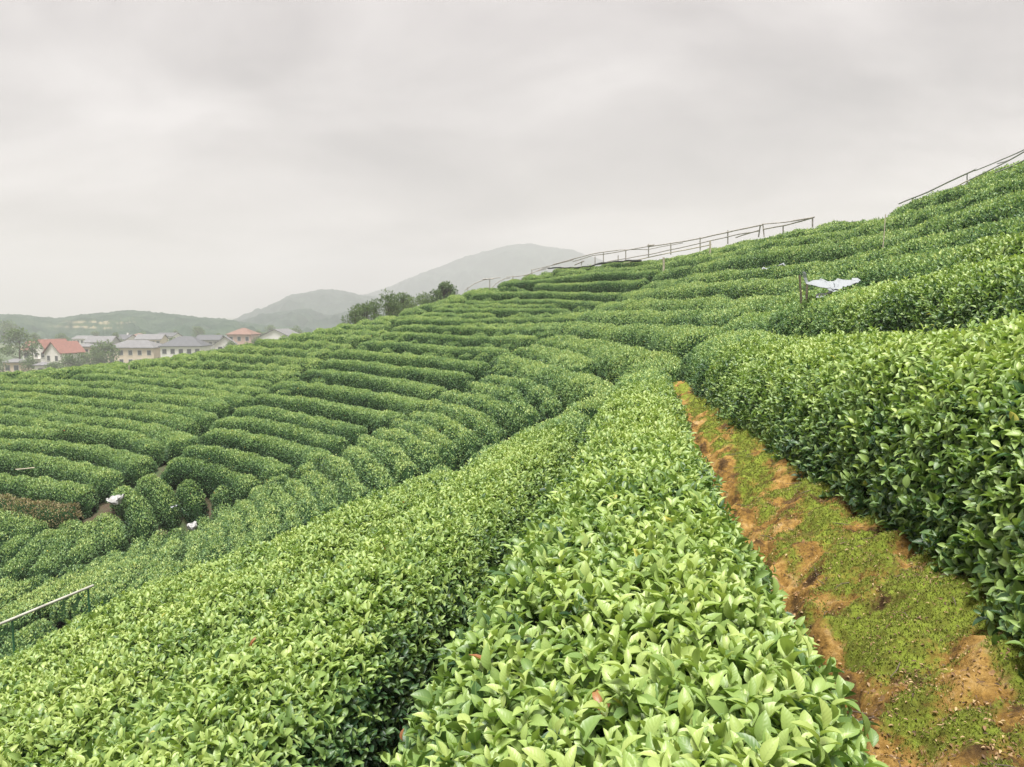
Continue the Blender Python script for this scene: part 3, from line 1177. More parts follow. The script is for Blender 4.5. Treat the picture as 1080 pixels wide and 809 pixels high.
    def stems(self, g):
        """the woody frame under the leaves"""
        m = int(self.len / 0.16)
        for k in range(m):
            s0 = rng.uniform(0.2, self.len - 0.2)
            i = int(s0 / self.len * (self.n - 1))
            c = self.c[i]
            if project(c)[0] < -300 or project(c)[0] > 1400 or c[1] < 0:
                continue
            base = c + self.nl[i] * rng.uniform(-0.25, 0.25) * self.W + np.array([0, 0, -self.H - 0.22])
            for b in range(3):
                a = rng.uniform(0.25, math.pi - 0.25)
                tip, _, _ = self.surf(np.array([np.clip(s0 + rng.normal(0, 0.18), 0.1, self.len - 0.1)]), np.array([a]), 0.04)
                tip = tip[0]
                mid = (base + tip) / 2 + rng.normal(0, 0.04, 3)
                tube(g, [base, mid, tip], [0.011, 0.008, 0.004], 0, 5)


ORD = ['first', 'second', 'third', 'fourth', 'fifth', 'sixth', 'seventh', 'eighth', 'ninth', 'tenth', 'eleventh', 'twelfth', 'thirteenth', 'fourteenth', 'fifteenth', 'sixteenth',
       'seventeenth', 'eighteenth', 'nineteenth', 'twentieth']
TENS = {20: 'twenty', 30: 'thirty', 40: 'forty', 50: 'fifty', 60: 'sixty', 70: 'seventy', 80: 'eighty', 90: 'ninety'}


def nth(n):
    """1 -> first"""
    if n <= 20:
        return ORD[n - 1]
    t, u = n // 10 * 10, n % 10
    return TENS[t][:-1] + 'ieth' if u == 0 else TENS[t] + '-' + ORD[u - 1]


NEAR_LABEL = {
    'middle': 'broad yellow-green tea hedge running straight away, directly left of the mossy clay bank',
    'right': 'tall tea hedge with a dark leafy side on the right of the mossy clay bank',
    'second': 'wide tea hedge just downhill of the middle hedge, across the dark narrow gap',
    'upper': 'tea hedge directly uphill of the tall bank-side hedge, below the white plastic sheet',
    'third': 'bright tea hedge two rows downhill of the middle hedge',
    'fourth': 'bright tea hedge three rows downhill of the middle hedge',
    'fifth': 'outermost bright hedge of the near slope, just above the green-posted handrail',
}
COLUMN_LABEL = {0: 'stubby tea hedge bent round the corner below the lowest right-hand terrace', 1: 'very short clipped hedge stub beside the bent corner hedge, end against the shaggy rows',
                2: 'curved hedge in the valley bottom with a pale scrap lying on it', 3: 'curved hedge in the valley bottom directly right of the bigger white sack',
                4: 'curved hedge in the valley bottom directly below the bigger white sack', 5: 'curved valley-bottom hedge, second to the left of the bigger white sack',
                6: 'valley-bottom hedge starting at the right end of the withered brown row', 7: 'slanting valley-bottom hedge just below the withered brown row',
                8: 'short slanting hedge at the left edge, lowest of the clipped valley-bottom hedges', 20: 'dark green hedge end directly under the withered brown row'}


def build_hedges():
    rough = sorted([r for r in ROWS if r['kind'] == 'rough' and not r.get('gully')], key=lambda r: -float(np.mean(T(r['pts'][:, 0], r['pts'][:, 1]))))
    right = [r for r in rough if np.mean(r['pts'][:, 0]) > 2]
    left = [r for r in rough if np.mean(r['pts'][:, 0]) <= 2]
    for k, r in enumerate(right):
        r['label'] = 'shaggy tea hedge on the uneven hillside under the long railing, %s from the top' % nth(k + 1)
    gul = [r for r in ROWS if r.get('gully')]
    brow = [r for r in left if np.mean(r['pts'][:, 1]) > 38]
    low = [r for r in left if np.mean(r['pts'][:, 1]) <= 38]
    for k, r in enumerate(brow):
        r['label'] = 'loose tea hedge along the left brow above the terraces, %s from the top' % nth(k + 1)
    for k, r in enumerate(low):
        r['label'] = 'shaggy hedge half hidden behind the shoulder of the near slope, %s from the top' % nth(k + 1)
    for k, r in enumerate(sorted(gul, key=lambda r: float(np.mean(r['pts'][:, 0] / r['pts'][:, 1])))):
        r['label'] = 'slim upright-running hedge meeting the clipped rows along the gully, %s from the left' % nth(k + 1)
        r['group'] = 'slim tea hedges along the gully'
    for r in right:
        r['group'] = 'shaggy tea hedges of the uneven hillside'
    for r in brow:
        r['group'] = 'loose tea hedges along the left brow'
    for r in low:
        r['group'] = 'tea hedges behind the shoulder of the near slope'
    for r in ROWS:
        k = r['kind']
        if k == 'near':
            r['label'], r['group'] = NEAR_LABEL[r['key']], 'tea hedges of the near slope'
        elif k == 'left':
            r['label'] = 'clipped tea hedge in the left terrace field, %s row up from the withered brown hedge' % nth(r['idx'] + 1)
            r['group'] = 'clipped tea hedges of the left terraces'
        elif k == 'terrace':
            r['label'] = 'crisp clipped hedge on the stepped terraces left of the gully, %s from the bottom' % nth(r['idx'] + 1)
            r['group'] = 'clipped tea hedges of the stepped terraces'
        elif k == 'column':
            r['label'] = COLUMN_LABEL[r['idx']]
            r['group'] = 'curved tea hedges of the valley bottom'
        elif k == 'bush':
            r['label'] = 'lone rounded tea bush filling a gap between the ends of hedge rows'
            r['group'] = 'single tea bushes between the row ends'
        elif k == 'brown':
            r['label'] = 'low withered brown tea hedge in the left terrace field, above the dark green hedge end'
    for r in ROWS:
        h = Hedge(r)
        g = Geo()
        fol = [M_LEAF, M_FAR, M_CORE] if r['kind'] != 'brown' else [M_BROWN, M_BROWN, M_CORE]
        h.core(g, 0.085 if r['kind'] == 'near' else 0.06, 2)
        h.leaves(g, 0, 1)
        if r['kind'] == 'near':
            root = empty('tea_hedge', h.c[h.n // 3] - np.array([0, 0, h.H]))
            o = g.build('foliage', fol, root)
            o.matrix_parent_inverse = __import__('mathutils').Matrix.Translation([-v for v in root.location])
            b = Geo()
            h.stems(b)
            if b.n:
                o2 = b.build('branches', M_TWIG, root)
                o2.matrix_parent_inverse = o.matrix_parent_inverse
            r['root'] = root
            r['hedge'] = h
            top = root
        else:
            top = g.build('tea_bush' if r['kind'] == 'bush' else 'tea_hedge', fol)
        tag(top, r['label'], 'tea bush' if r['kind'] == 'bush' else 'tea hedge', r.get('group'))


build_hedges()


# ------------------------------------------------------------------ withered single leaves on the near hedges
def odd_leaves():
    g0 = [('middle', 632, 760, 0.997), ('middle', 665, 626, 1.0), ('second', 264, 687, 1.0), ('middle', 505, 655, 0.95), ('middle', 708, 558, 0.95)]
    for key, px, py, tint in g0:
        r = [r for r in ROWS if r.get('key') == key][0]
        x, y = hit(px, py, 0.8)
        p = np.array([x, y, float(T(x, y)) + 0.03])
        g = Geo()
        n = 3
        add_leaves(g, 0, p + rng.normal(0, 0.004, (n, 3)), rng.normal(size=(n, 3)) + [0, -0.3, 1.2], rng.normal(size=(n, 3)) * 0.5 + [0, -1, 0.6],
                   rng.uniform(0.030, 0.048, n), rng.uniform(0.014, 0.022, n), np.full(n, tint))
        o = g.build('withered_leaf', M_LEAF, r['root'])
        o.matrix_parent_inverse = __import__('mathutils').Matrix.Translation([-v for v in r['root'].location])
        o['label'] = 'orange withered leaf sprig among the green leaves' if tint > 0.96 else 'yellowed leaf sprig among the green leaves'


odd_leaves()


# ------------------------------------------------------------------ hills beyond the village
def canopy_material(name, c0, c1, c2, scale, patch=None):
    m, t, b, out = new_mat(name)
    L = t.links.new
    tc = N(t, 'ShaderNodeTexCoord')
    n = N(t, 'ShaderNodeTexNoise')
    n.inputs['Scale'].default_value = scale
    n.inputs['Detail'].default_value = 9.0
    n.inputs['Roughness'].default_value = 0.65
    L(tc.outputs['Object'], n.inputs['Vector'])
    cr = ramp(t, [(0.32, c0), (0.52, c1), (0.7, c2)])
    L(n.outputs[0], cr.inputs[0])
    col = cr.outputs[0]
    if patch:
        a = attr(t, 'field')
        fw = N(t, 'ShaderNodeTexWave', wave_type='BANDS', bands_direction='Z')
        fw.inputs['Scale'].default_value = 0.10
        fw.inputs['Distortion'].default_value = 2.0
        fw.inputs['Detail'].default_value = 2.0
        L(tc.outputs['Object'], fw.inputs['Vector'])
        fr = ramp(t, [(0.35, patch[0]), (0.6, patch[1])])
        L(fw.outputs[0], fr.inputs[0])
        mx = N(t, 'ShaderNodeMix', data_type='RGBA')
        L(a.outputs['Fac'], mx.inputs[0]); L(col, mx.inputs[6]); L(fr.outputs[0], mx.inputs[7])
        col = mx.outputs[2]
    L(col, b.inputs['Base Color'])
    b.inputs['Roughness'].default_value = 0.95
    b.inputs['Specular IOR Level'].default_value = 0.1
    return m


def hill(name, label, sil, dist, front, back, mat, bumps, seed, step, field=None):
    """a ridge whose crest follows the surveyed outline; slopes run down towards and away from the viewer"""
    sil = np.array(sil, float)
    pxs = np.arange(sil[0, 0], sil[-1, 0] + 0.1, step)
    pys = np.interp(pxs, sil[:, 0], sil[:, 1])
    k = max(1, int(10 / step))
    pys = smooth(pys[:, None], 2 * k)[:, 0]
    crest = np.array([P(a, b, dist) for a, b in zip(pxs, pys)])
    v = np.concatenate([np.linspace(0, 1, 46), np.linspace(1.05, 2, 14)])
    U, V = np.meshgrid(np.arange(len(pxs)), v, indexing='ij')
    c = crest[U]
    w1, w2, w3 = Waves(seed, 1.0 / (bumps * 22)), Waves(seed + 1, 1.0 / (bumps * 7)), Waves(seed + 2, 1.0 / (bumps * 2.2))
    f = np.where(V <= 1, 1 - (1 - V) * (1 - front), 1 + (V - 1) * (back - 1))
    x, y = c[..., 0] * f, c[..., 1] * f
    drop = np.where(V <= 1, np.clip(V, 0, 1) ** 0.85 * 0.93 + 0.07 * np.sin(np.clip(V, 0, 1) * math.pi / 2), 1 - (V - 1) ** 1.4)
    base = VALLEY - 6
    z = base + (c[..., 2] - base) * drop
    p = np.stack([x, y, z], -1)
    amp = np.minimum(1.0, np.abs(c[..., 2] - base) / (bumps * 6))
    sp = np.sin(np.clip(V, 0, 1) * math.pi)
    z = z + amp * bumps * (2.2 * w1(p) * np.where(V < 1, sp, 0) + 0.9 * w2(p) * np.where(V < 1, sp, 0.2) + 0.28 * np.abs(w3(p)))
    g = Geo()
    kw = {}
    if field is not None:
        fm = np.zeros_like(z)
        pxx, pyy, _ = project(np.stack([x, y, z], -1))
        for (x0, x1, y0, y1) in field:
            e = 0.35 * w2(p) + 0.25 * w3(p)
            fm = np.maximum(fm, np.clip(1.2 - np.maximum(np.abs(pxx - (x0 + x1) / 2) / ((x1 - x0) / 2), np.abs(pyy - (y0 + y1) / 2) / ((y1 - y0) / 2)) + 0.4 * e, 0, 1))
        kw['field'] = fm.ravel()
    g.add(np.stack([x, y, z], -1).reshape(-1, 3), grid_faces(len(pxs), len(v))[:, ::-1], 0, True, **kw)
    tag(g.build(name, mat), label, 'hill', kind='structure')


M_HILL = canopy_material('low_hill_scrub', (0.014, 0.034, 0.024), (0.030, 0.056, 0.038), (0.055, 0.085, 0.052), 0.07, ((0.24, 0.21, 0.14), (0.06, 0.085, 0.04)))
M_WOOD = canopy_material('wooded_hill', (0.012, 0.028, 0.024), (0.024, 0.046, 0.036), (0.040, 0.066, 0.048), 0.05)
hill('hill', 'low broad hill with pale terraced fields behind the village',
     [(-420, 352), (-260, 338), (-120, 333), (-40, 331), (0, 331), (18, 332), (45, 335), (62, 336), (92, 331), (118, 329), (135, 327), (150, 328), (175, 331), (205, 334), (235, 337), (265, 341), (300, 347), (360, 352)],
     620, 0.66, 1.5, M_HILL, 1.8, 51, 1.5, field=[(56, 124, 342, 346), (70, 140, 338, 340)])
hill('hill', 'small wooded hill right of the low broad hill', [(225, 352), (245, 342), (262, 336), (275, 332), (300, 329), (318, 326), (332, 328), (345, 333), (362, 331), (385, 328), (420, 332), (470, 340), (540, 345)],
     860, 0.78, 1.35, M_WOOD, 2.4, 61, 1.0)
hill('mountain', 'rounded hazy mountain shoulder left of the high peak', [(180, 352), (225, 344), (262, 333), (285, 322), (305, 312), (322, 309), (335, 306), (350, 305), (362, 307), (378, 311), (400, 314), (450, 318), (540, 325)],
     1250, 0.76, 1.3, M_WOOD, 3.4, 71, 1.2)
hill('mountain', 'high pale blue peak rising behind the terraces', [(300, 330), (350, 317), (385, 311), (410, 303), (440, 290), (465, 281), (490, 271), (520, 263), (538, 258.5), (552, 257.5), (570, 258), (580, 261), (600, 263), (615, 268), (650, 280), (700, 293), (760, 305), (860, 320), (960, 330)],
     1750, 0.78, 1.3, M_WOOD, 4.6, 81, 1.5)


# ------------------------------------------------------------------ the village
WALLM = {'white': simple('white_render', (0.80, 0.78, 0.74), 0.8, 0.06, 0.6), 'cream': simple('cream_render', (0.72, 0.60, 0.48), 0.8, 0.10, 0.6),
         'grey': simple('grey_render', (0.40, 0.40, 0.39), 0.8, 0.12, 0.6), 'pink': simple('pink_render', (0.56, 0.40, 0.34), 0.8, 0.10, 0.6)}
ROOFM = {'red': simple('red_tile', (0.23, 0.10, 0.075), 0.75, 0.35, 2.0), 'slate': simple('slate_tile', (0.085, 0.09, 0.10), 0.7, 0.3, 2.0),
         'greyroof': simple('weathered_roof', (0.16, 0.16, 0.165), 0.75, 0.3, 1.5), 'brownroof': simple('brown_tile', (0.20, 0.115, 0.085), 0.75, 0.3, 1.5)}
M_PANE = simple('window_glass', (0.08, 0.09, 0.10), 0.12)
M_FRAME = simple('window_frame', (0.55, 0.55, 0.54), 0.5)
M_DOOR = simple('door_wood', (0.12, 0.07, 0.04), 0.6)


def house(label, px, py, d, wdt, dep, hgt, rise, wall, roofc, hip=False, gable_front=False, rz=0.0, rows_=2, cols=4, chimney=False, balcony=False, base=None):
    """px, py: where the middle of the eaves shows; the walls run down to the valley floor"""
    top = P(px, py, d)
    zb = VALLEY - 1.5
    H = top[2] - zb
    root = empty('house', (top[0], top[1], zb), rz)
    w, e = wdt / 2, 0.5
    g = Geo()
    box(g, -w, w, -dep / 2, dep / 2, 0, H)
    if not hip:   # gable triangles
        if gable_front:
            for y in (-dep / 2 + 0.002, dep / 2 - 0.002):
                g.add([[-w, y, H], [w, y, H], [0, y, H + rise]], [[0, 1, 2]], 0, False)
        else:
            for x in (-w + 0.002, w - 0.002):
                g.add([[x, -dep / 2, H], [x, dep / 2, H], [x, 0, H + rise]], [[0, 1, 2]], 0, False)
    g.build('wall', WALLM[wall], root)
    r = Geo()
    W, D = w + e, dep / 2 + e
    lo = H - 0.12
    th = 0.22
    if hip:
        k = max(0.3, W - D)
        v = [[-W, -D, lo], [W, -D, lo], [W, D, lo], [-W, D, lo], [-k, 0, H + rise], [k, 0, H + rise]]
        v2 = [[a, b, c - th] for a, b, c in v[:4]]
        r.add(v, [[0, 1, 5, 4], [2, 3, 4, 5]], 0, False)
        r.add(v, [[1, 2, 5], [3, 0, 4]], 0, False)
        r.add(v[:4] + v2, [[0, 4, 5, 1], [1, 5, 6, 2], [2, 6, 7, 3], [3, 7, 4, 0], [4, 7, 6, 5]], 0, False)
    elif gable_front:
        for s in (-1, 1):
            v = [[s * W, -D, lo - 0.1], [s * W, D, lo - 0.1], [0, D, H + rise + 0.1], [0, -D, H + rise + 0.1]]
            vv = v + [[a, b, c - th] for a, b, c in v]
            r.add(vv, [[0, 1, 2, 3], [4, 7, 6, 5], [0, 4, 5, 1], [1, 5, 6, 2], [2, 6, 7, 3], [3, 7, 4, 0]], 0, False)
    else:
        for s in (-1, 1):
            v = [[-W, s * D, lo - 0.1], [W, s * D, lo - 0.1], [W, 0, H + rise + 0.1], [-W, 0, H + rise + 0.1]]
            vv = v + [[a, b, c - th] for a, b, c in v]
            r.add(vv, [[0, 1, 2, 3], [4, 7, 6, 5], [0, 4, 5, 1], [1, 5, 6, 2], [2, 6, 7, 3], [3, 7, 4, 0]], 0, False)
    ro = r.build('roof', ROOFM[roofc], root)
    if chimney:
        c = Geo()
        box(c, w * 0.45, w * 0.45 + 0.7, -0.3, 0.4, H + rise * 0.3, H + rise + 0.8)
        c.build('chimney', WALLM[wall], ro)
    for i in range(rows_):
        zt = H - 1.0 - 3.0 * i
        for k in range(cols):
            xc = -w + (k + 0.5) * wdt / cols
            f = Geo()
            fw, fh, y0 = 0.75, 0.85, -dep / 2
            for a, b, c_, d_ in ((-fw, fw, fh - 0.1, fh), (-fw, fw, -fh, -fh + 0.1), (-fw, -fw + 0.1, -fh + 0.1, fh - 0.1), (fw - 0.1, fw, -fh + 0.1, fh - 0.1)):
                box(f, xc + a, xc + b, y0 - 0.09, y0 + 0.02, zt - fh + c_, zt - fh + d_)
            win = f.build('window', M_FRAME, root)
            pn = Geo()
            box(pn, xc - fw + 0.1, xc + fw - 0.1, y0 - 0.04, y0 + 0.02, zt - 2 * fh + 0.1, zt - 0.1)
            pn.build('pane', M_PANE, win)
    if balcony:
        bq = Geo()
        box(bq, -w * 0.9, w * 0.1, -dep / 2 - 1.1, -dep / 2 - 0.003, H - 3.1, H - 2.95)
        for k in range(9):
            xb = -w * 0.9 + 0.05 + k * (w - 0.1) / 8
            box(bq, xb - 0.05, xb + 0.05, -dep / 2 - 1.08, -dep / 2 - 0.98, H - 2.945, H - 2.1)
        box(bq, -w * 0.9, w * 0.1, -dep / 2 - 1.1, -dep / 2 - 0.96, H - 2.095, H - 2.0)
        bq.build('balcony', WALLM['white'], root)
    tag(root, label, 'house', 'houses of the village')


S_ = 1 / FPX
house('red-tiled house with a street-side gable, leftmost of the village', 42, 368, 250, 7, 8, 8, 2.4, 'white', 'red', gable_front=False, rz=0.15, rows_=2, cols=3, chimney=True)
house('red-roofed house with a tall front gable, second from the left', 55, 367.5, 246, 5.6, 9, 8, 2.9, 'white', 'red', gable_front=True, rz=-0.35, cols=2, balcony=True)
house('white gabled house with a red roof slope on its right side', 68, 371, 242, 7.2, 8, 8, 3.2, 'white', 'red', gable_front=True, rz=-0.42, cols=2)
house('small cream flat-sided house between the red roofs and the round tree', 92, 364.5, 262, 7, 8, 7, 0.8, 'cream', 'greyroof', hip=True, rows_=2, cols=2)
house('long cream house with a grey roof beside the white hipped house', 145, 365.5, 262, 16, 9, 9, 2.2, 'cream', 'greyroof', hip=True, rz=-0.06, rows_=2, cols=5)
house('narrow grey house squeezed against the long cream house', 168, 365, 266, 5, 8, 9, 1, 'grey', 'slate', hip=True, rows_=2, cols=2)
house('white house with a dark hipped slate roof', 196, 364, 254, 13, 9, 10, 2.9, 'white', 'slate', hip=True, rz=0.05, rows_=2, cols=5)
house('grey-roofed house behind the round village tree', 108, 360, 320, 10.08, 9, 8, 2.108, 'grey', 'greyroof', rz=0.1, rows_=1, cols=4)
house('grey-roofed house with white gable ends behind the long cream house', 130, 357, 350, 9.36, 9, 8, 1.736, 'white', 'slate', rz=-0.2, rows_=1, cols=4, chimney=True)
house('wide house with weathered roof behind the white hipped house', 160, 357, 345, 10.8, 9, 8, 1.86, 'cream', 'greyroof', rz=0.08, rows_=1, cols=5)
house('brown-roofed house in the back row above the long cream house', 147, 354.5, 400, 8.64, 9, 8, 1.488, 'white', 'brownroof', hip=True, rz=0.2, rows_=1, cols=4)
house('slate-roofed house in the back row right of the brown roof', 178, 354, 410, 9.36, 9, 8, 1.488, 'white', 'slate', rz=-0.1, rows_=1, cols=4)
house('distant grey-roofed house left of the back row', 90, 356.5, 420, 8.64, 9, 8, 1.24, 'white', 'greyroof', rz=-0.1, rows_=1, cols=4)
house('small white gabled house right of the white hipped house', 238, 362, 268, 6.5, 7, 7, 2.4, 'white', 'greyroof', gable_front=True, rz=0.3, rows_=1, cols=2)
house('slate-roofed house behind the small white gabled house', 222, 357.5, 330, 9.36, 9, 8, 1.612, 'grey', 'slate', rz=0.1, rows_=1, cols=4)
house('pink house with a brown hipped roof, alone on the right of the village', 257, 352, 300, 9.5, 8, 8, 2.2, 'pink', 'brownroof', hip=True, rz=-0.1, rows_=2, cols=3)
house('low house with a wide pale roof at the right end of the village', 297, 354.5, 285, 13, 9, 6, 2.6, 'white', 'greyroof', gable_front=True, rz=-0.25, rows_=1, cols=3)
house('little cream outbuilding in front of the leftmost tree', 17, 381, 225, 5, 4, 5, 0.8, 'cream', 'greyroof', hip=True, rows_=1, cols=2)
house('little white shed at the foot of the red-roofed houses', 46, 384, 215, 3.2, 3, 4, 0.6, 'white', 'greyroof', hip=True, rows_=1, cols=1)


# ------------------------------------------------------------------ trees
M_BARK = simple('tree_bark', (0.09, 0.065, 0.045), 0.9, 0.5, 6.0)


def tree(label, group, base, height, crown_w, crown_h, seed, n_clump=26, leaf=0.32, dens=70, lean=0.0, pine=False, tone=0.0):
    r = np.random.default_rng(seed)
    root = empty('tree', base, r.uniform(0, 6.28))
    top = np.array([lean * height, 0, height])
    g = Geo()
    pts = np.array([[0, 0, -1.0], [0.0, 0.0, 0], [0.03 * height, 0.02 * height, height * 0.4], [lean * height * 0.6, 0.01 * height, height * 0.72], list(top * 0.94)])
    tube(g, resample(smooth(resample(pts, 0.6), 2), 0.6), np.linspace(0.045, 0.010, len(resample(smooth(resample(pts, 0.6), 2), 0.6))) * height * 0.5, 0, 8)
    cl = []
    for k in range(n_clump):
        hz = r.uniform(0, 1) ** 0.8
        zc = height - crown_h * (1 - hz)
        prof = math.sin(math.pi * (0.16 + 0.80 * hz)) ** 0.7
        a = r.uniform(0, 6.283)
        rr = crown_w * 0.5 * prof * math.sqrt(r.uniform(0.15, 1)) * r.uniform(0.8, 1.12)
        c = np.array([top[0] * zc / height + rr * math.cos(a), rr * math.sin(a), zc])
        cl.append((c, crown_w * r.uniform(0.13, 0.25)))
        s0 = np.array([top[0] * 0.6 * max(0.3, (zc / height - 0.22)), 0, max(0.25 * height, zc - 0.22 * height)])
        tube(g, [s0, (s0 + c) / 2 + [0, 0, -0.04 * height], c], [0.012 * height * 0.5, 0.008 * height * 0.5, 0.02], 0, 5)
    g.build('trunk', M_BARK, root)
    f = Geo()
    for c, rad in cl:
        n = int(dens)
        u = unit(r.normal(size=(n, 3))) * (r.uniform(0.25, 1, n) ** 0.5)[:, None] * rad
        u[:, 2] *= 0.62 if pine else 0.8
        pos = c + u
        ax = unit(u / rad + 0.7 * unit(r.normal(size=(n, 3))) + np.array([0, 0, 0.5 if pine else 0.1]))
        nr = unit(r.normal(size=(n, 3)) + np.array([0, 0, 0.7]))
        sz = leaf * r.uniform(0.6, 1.3, n)
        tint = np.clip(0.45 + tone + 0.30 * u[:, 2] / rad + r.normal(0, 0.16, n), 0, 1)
        global rng
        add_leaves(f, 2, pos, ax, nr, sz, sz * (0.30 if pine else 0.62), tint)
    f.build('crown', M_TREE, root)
    tag(root, label, 'tree', group)


RIDGE = [  # px of the crown top, py, crown width m, label
    (374, 327, 3.2, 0.22, 'pine leaning left at the low left end of the tree row behind the brow'),
    (383, 323, 3.6, 0.05, 'second pine from the low end of the row behind the brow'),
    (395, 318, 4.2, 0.0, 'dense dark pine left of the two tall open-topped ones behind the brow'),
    (410, 310, 3.8, -0.05, 'open-topped pine, tallest of the row left of the round tree'),
    (425, 310, 3.2, 0.03, 'slim pine just right of the tallest open-topped one behind the brow'),
    (418, 321, 4.6, 0.0, 'low bushy tree between the open-topped pines behind the brow'),
    (437, 316, 4.4, 0.04, 'light green broad tree in the middle of the row behind the brow'),
    (448, 313, 4.0, 0.05, 'pointed pine left of the gap before the round dark tree'),
]
for k, (px, py, cw, lean, lab) in enumerate(RIDGE):
    d = 92 + (k * 37 % 11)
    top = P(px, py, d)
    gz = float(ground_z(top[0], top[1]))
    hgt = top[2] - gz
    b = np.array([top[0], top[1], gz])
    tree(lab, 'trees behind the brow', b, hgt, cw, min(hgt * 0.7, cw * 1.8), 100 + k, 30, 0.30, 95, lean * 0.25, pine=True, tone=0.32 if k in (6, 5) else 0.18)
top = P(468, 301.5, 96)
gz = float(ground_z(top[0], top[1]))
tree('round dark tree standing alone between the tree row and the broken railing', None, (top[0], top[1], gz), top[2] - gz, 3.3, 3.6, 131, 40, 0.26, 110, 0.0, tone=0.04)
VT = [
    (20, 350, 9.0, 235, 'big round tree left of the red-roofed houses'), (-8, 372, 6.0, 215, 'dark bush cut by the left edge below the big round tree'),
    (72, 376, 6.0, 228, 'low bush in front of the white red-roofed gable'), (88, 374, 5.5, 230, 'low bush directly left of the round village tree'),
    (110, 364, 9.0, 240, 'round tree in front of the cream houses'), (100, 369, 6.0, 236, 'smaller tree leaning on the round village tree'),
    (36, 352, 4.5, 330, 'dark slim tree behind the leftmost red roof'), (65, 353, 6.0, 360, 'dark tree rising behind the red roofs'),
    (208, 346, 7.0, 420, 'pair-trunked tree behind the slate hipped roof'), (243, 361, 3.6, 262, 'bush beside the small white gabled house'),
    (274, 350, 6.5, 380, 'tree behind the pink house'), (312, 346, 8.0, 400, 'tree behind the wide pale roof'), (30, 378, 4.0, 222, 'pale shrub beside the little cream outbuilding'),
    (285, 344, 7, 440, 'far tree between the pink house and the pale roof'), (184, 349, 5, 440, 'small far tree behind the back row of roofs'),
    (122, 352, 4.5, 330, 'dark little tree between the grey roofs behind the round village tree'), (150, 349, 5.0, 430, 'small tree above the brown roof in the back row'),
    (183, 357, 3.6, 268, 'little tree squeezed between the narrow grey house and the white hipped house'), (230, 353, 5.0, 350, 'leafy tree left of the pink house'),
    (100, 350, 5.5, 430, 'far tree left of the back-row roofs'), (270, 357, 4.0, 270, 'low tree in front of the right side of the pink house'),
    (58, 383, 4.5, 212, 'shrub in front of the little white shed'), (4, 340, 12, 420, 'tall tree clump at the left edge below the hill'),
]
for k, (px, py, cw, d, lab) in enumerate(VT):
    top = P(px, py, d)
    gz = VALLEY - 1.0
    h = top[2] - gz
    tree(lab, 'trees of the village', (top[0], top[1], gz), h, cw, min(h * 0.8, cw * 0.95), 200 + k, 26, cw * 0.075, 60, 0.0, tone=0.12)


# ------------------------------------------------------------------ railings along the skyline
M_RAIL = simple('weathered_bamboo', (0.42, 0.39, 0.35), 0.65, 0.45, 9.0)
M_RAILP = simple('pale_bamboo', (0.52, 0.47, 0.36), 0.55, 0.3, 9.0)
M_METAL = simple('dull_metal_rail', (0.42, 0.42, 0.425), 0.45, 0.2, 6.0, metal=0.3)
M_GREEN = simple('green_paint', (0.045, 0.16, 0.075), 0.45, 0.25, 12.0)
M_NET = simple('dark_shade_net', (0.03, 0.035, 0.03), 0.85, 0.3, 20.0, bump=0.5)


def sky_depth(px):
    return float(np.interp(px, [490, 575, 640, 700, 770, 860, 980, 1080, 1140], [54.5, 55.2, 50.5, 46.5, 40.5, 33.6, 25.6, 20.2, 18]))


def span(g, pix, rad, mat, off=0.0):
    p = np.array([P(a, b, sky_depth(a) + off) for a, b in pix])
    q = resample(p, 0.4)
    rad = rad * 0.62
    q = q + 0.015 * Waves(int(abs(p[0, 0] * 100)) + 3, 0.4)(q)[:, None] * np.array([0.3, 0.3, 1])
    tube(g, q, rad, 0, 7)
    return g


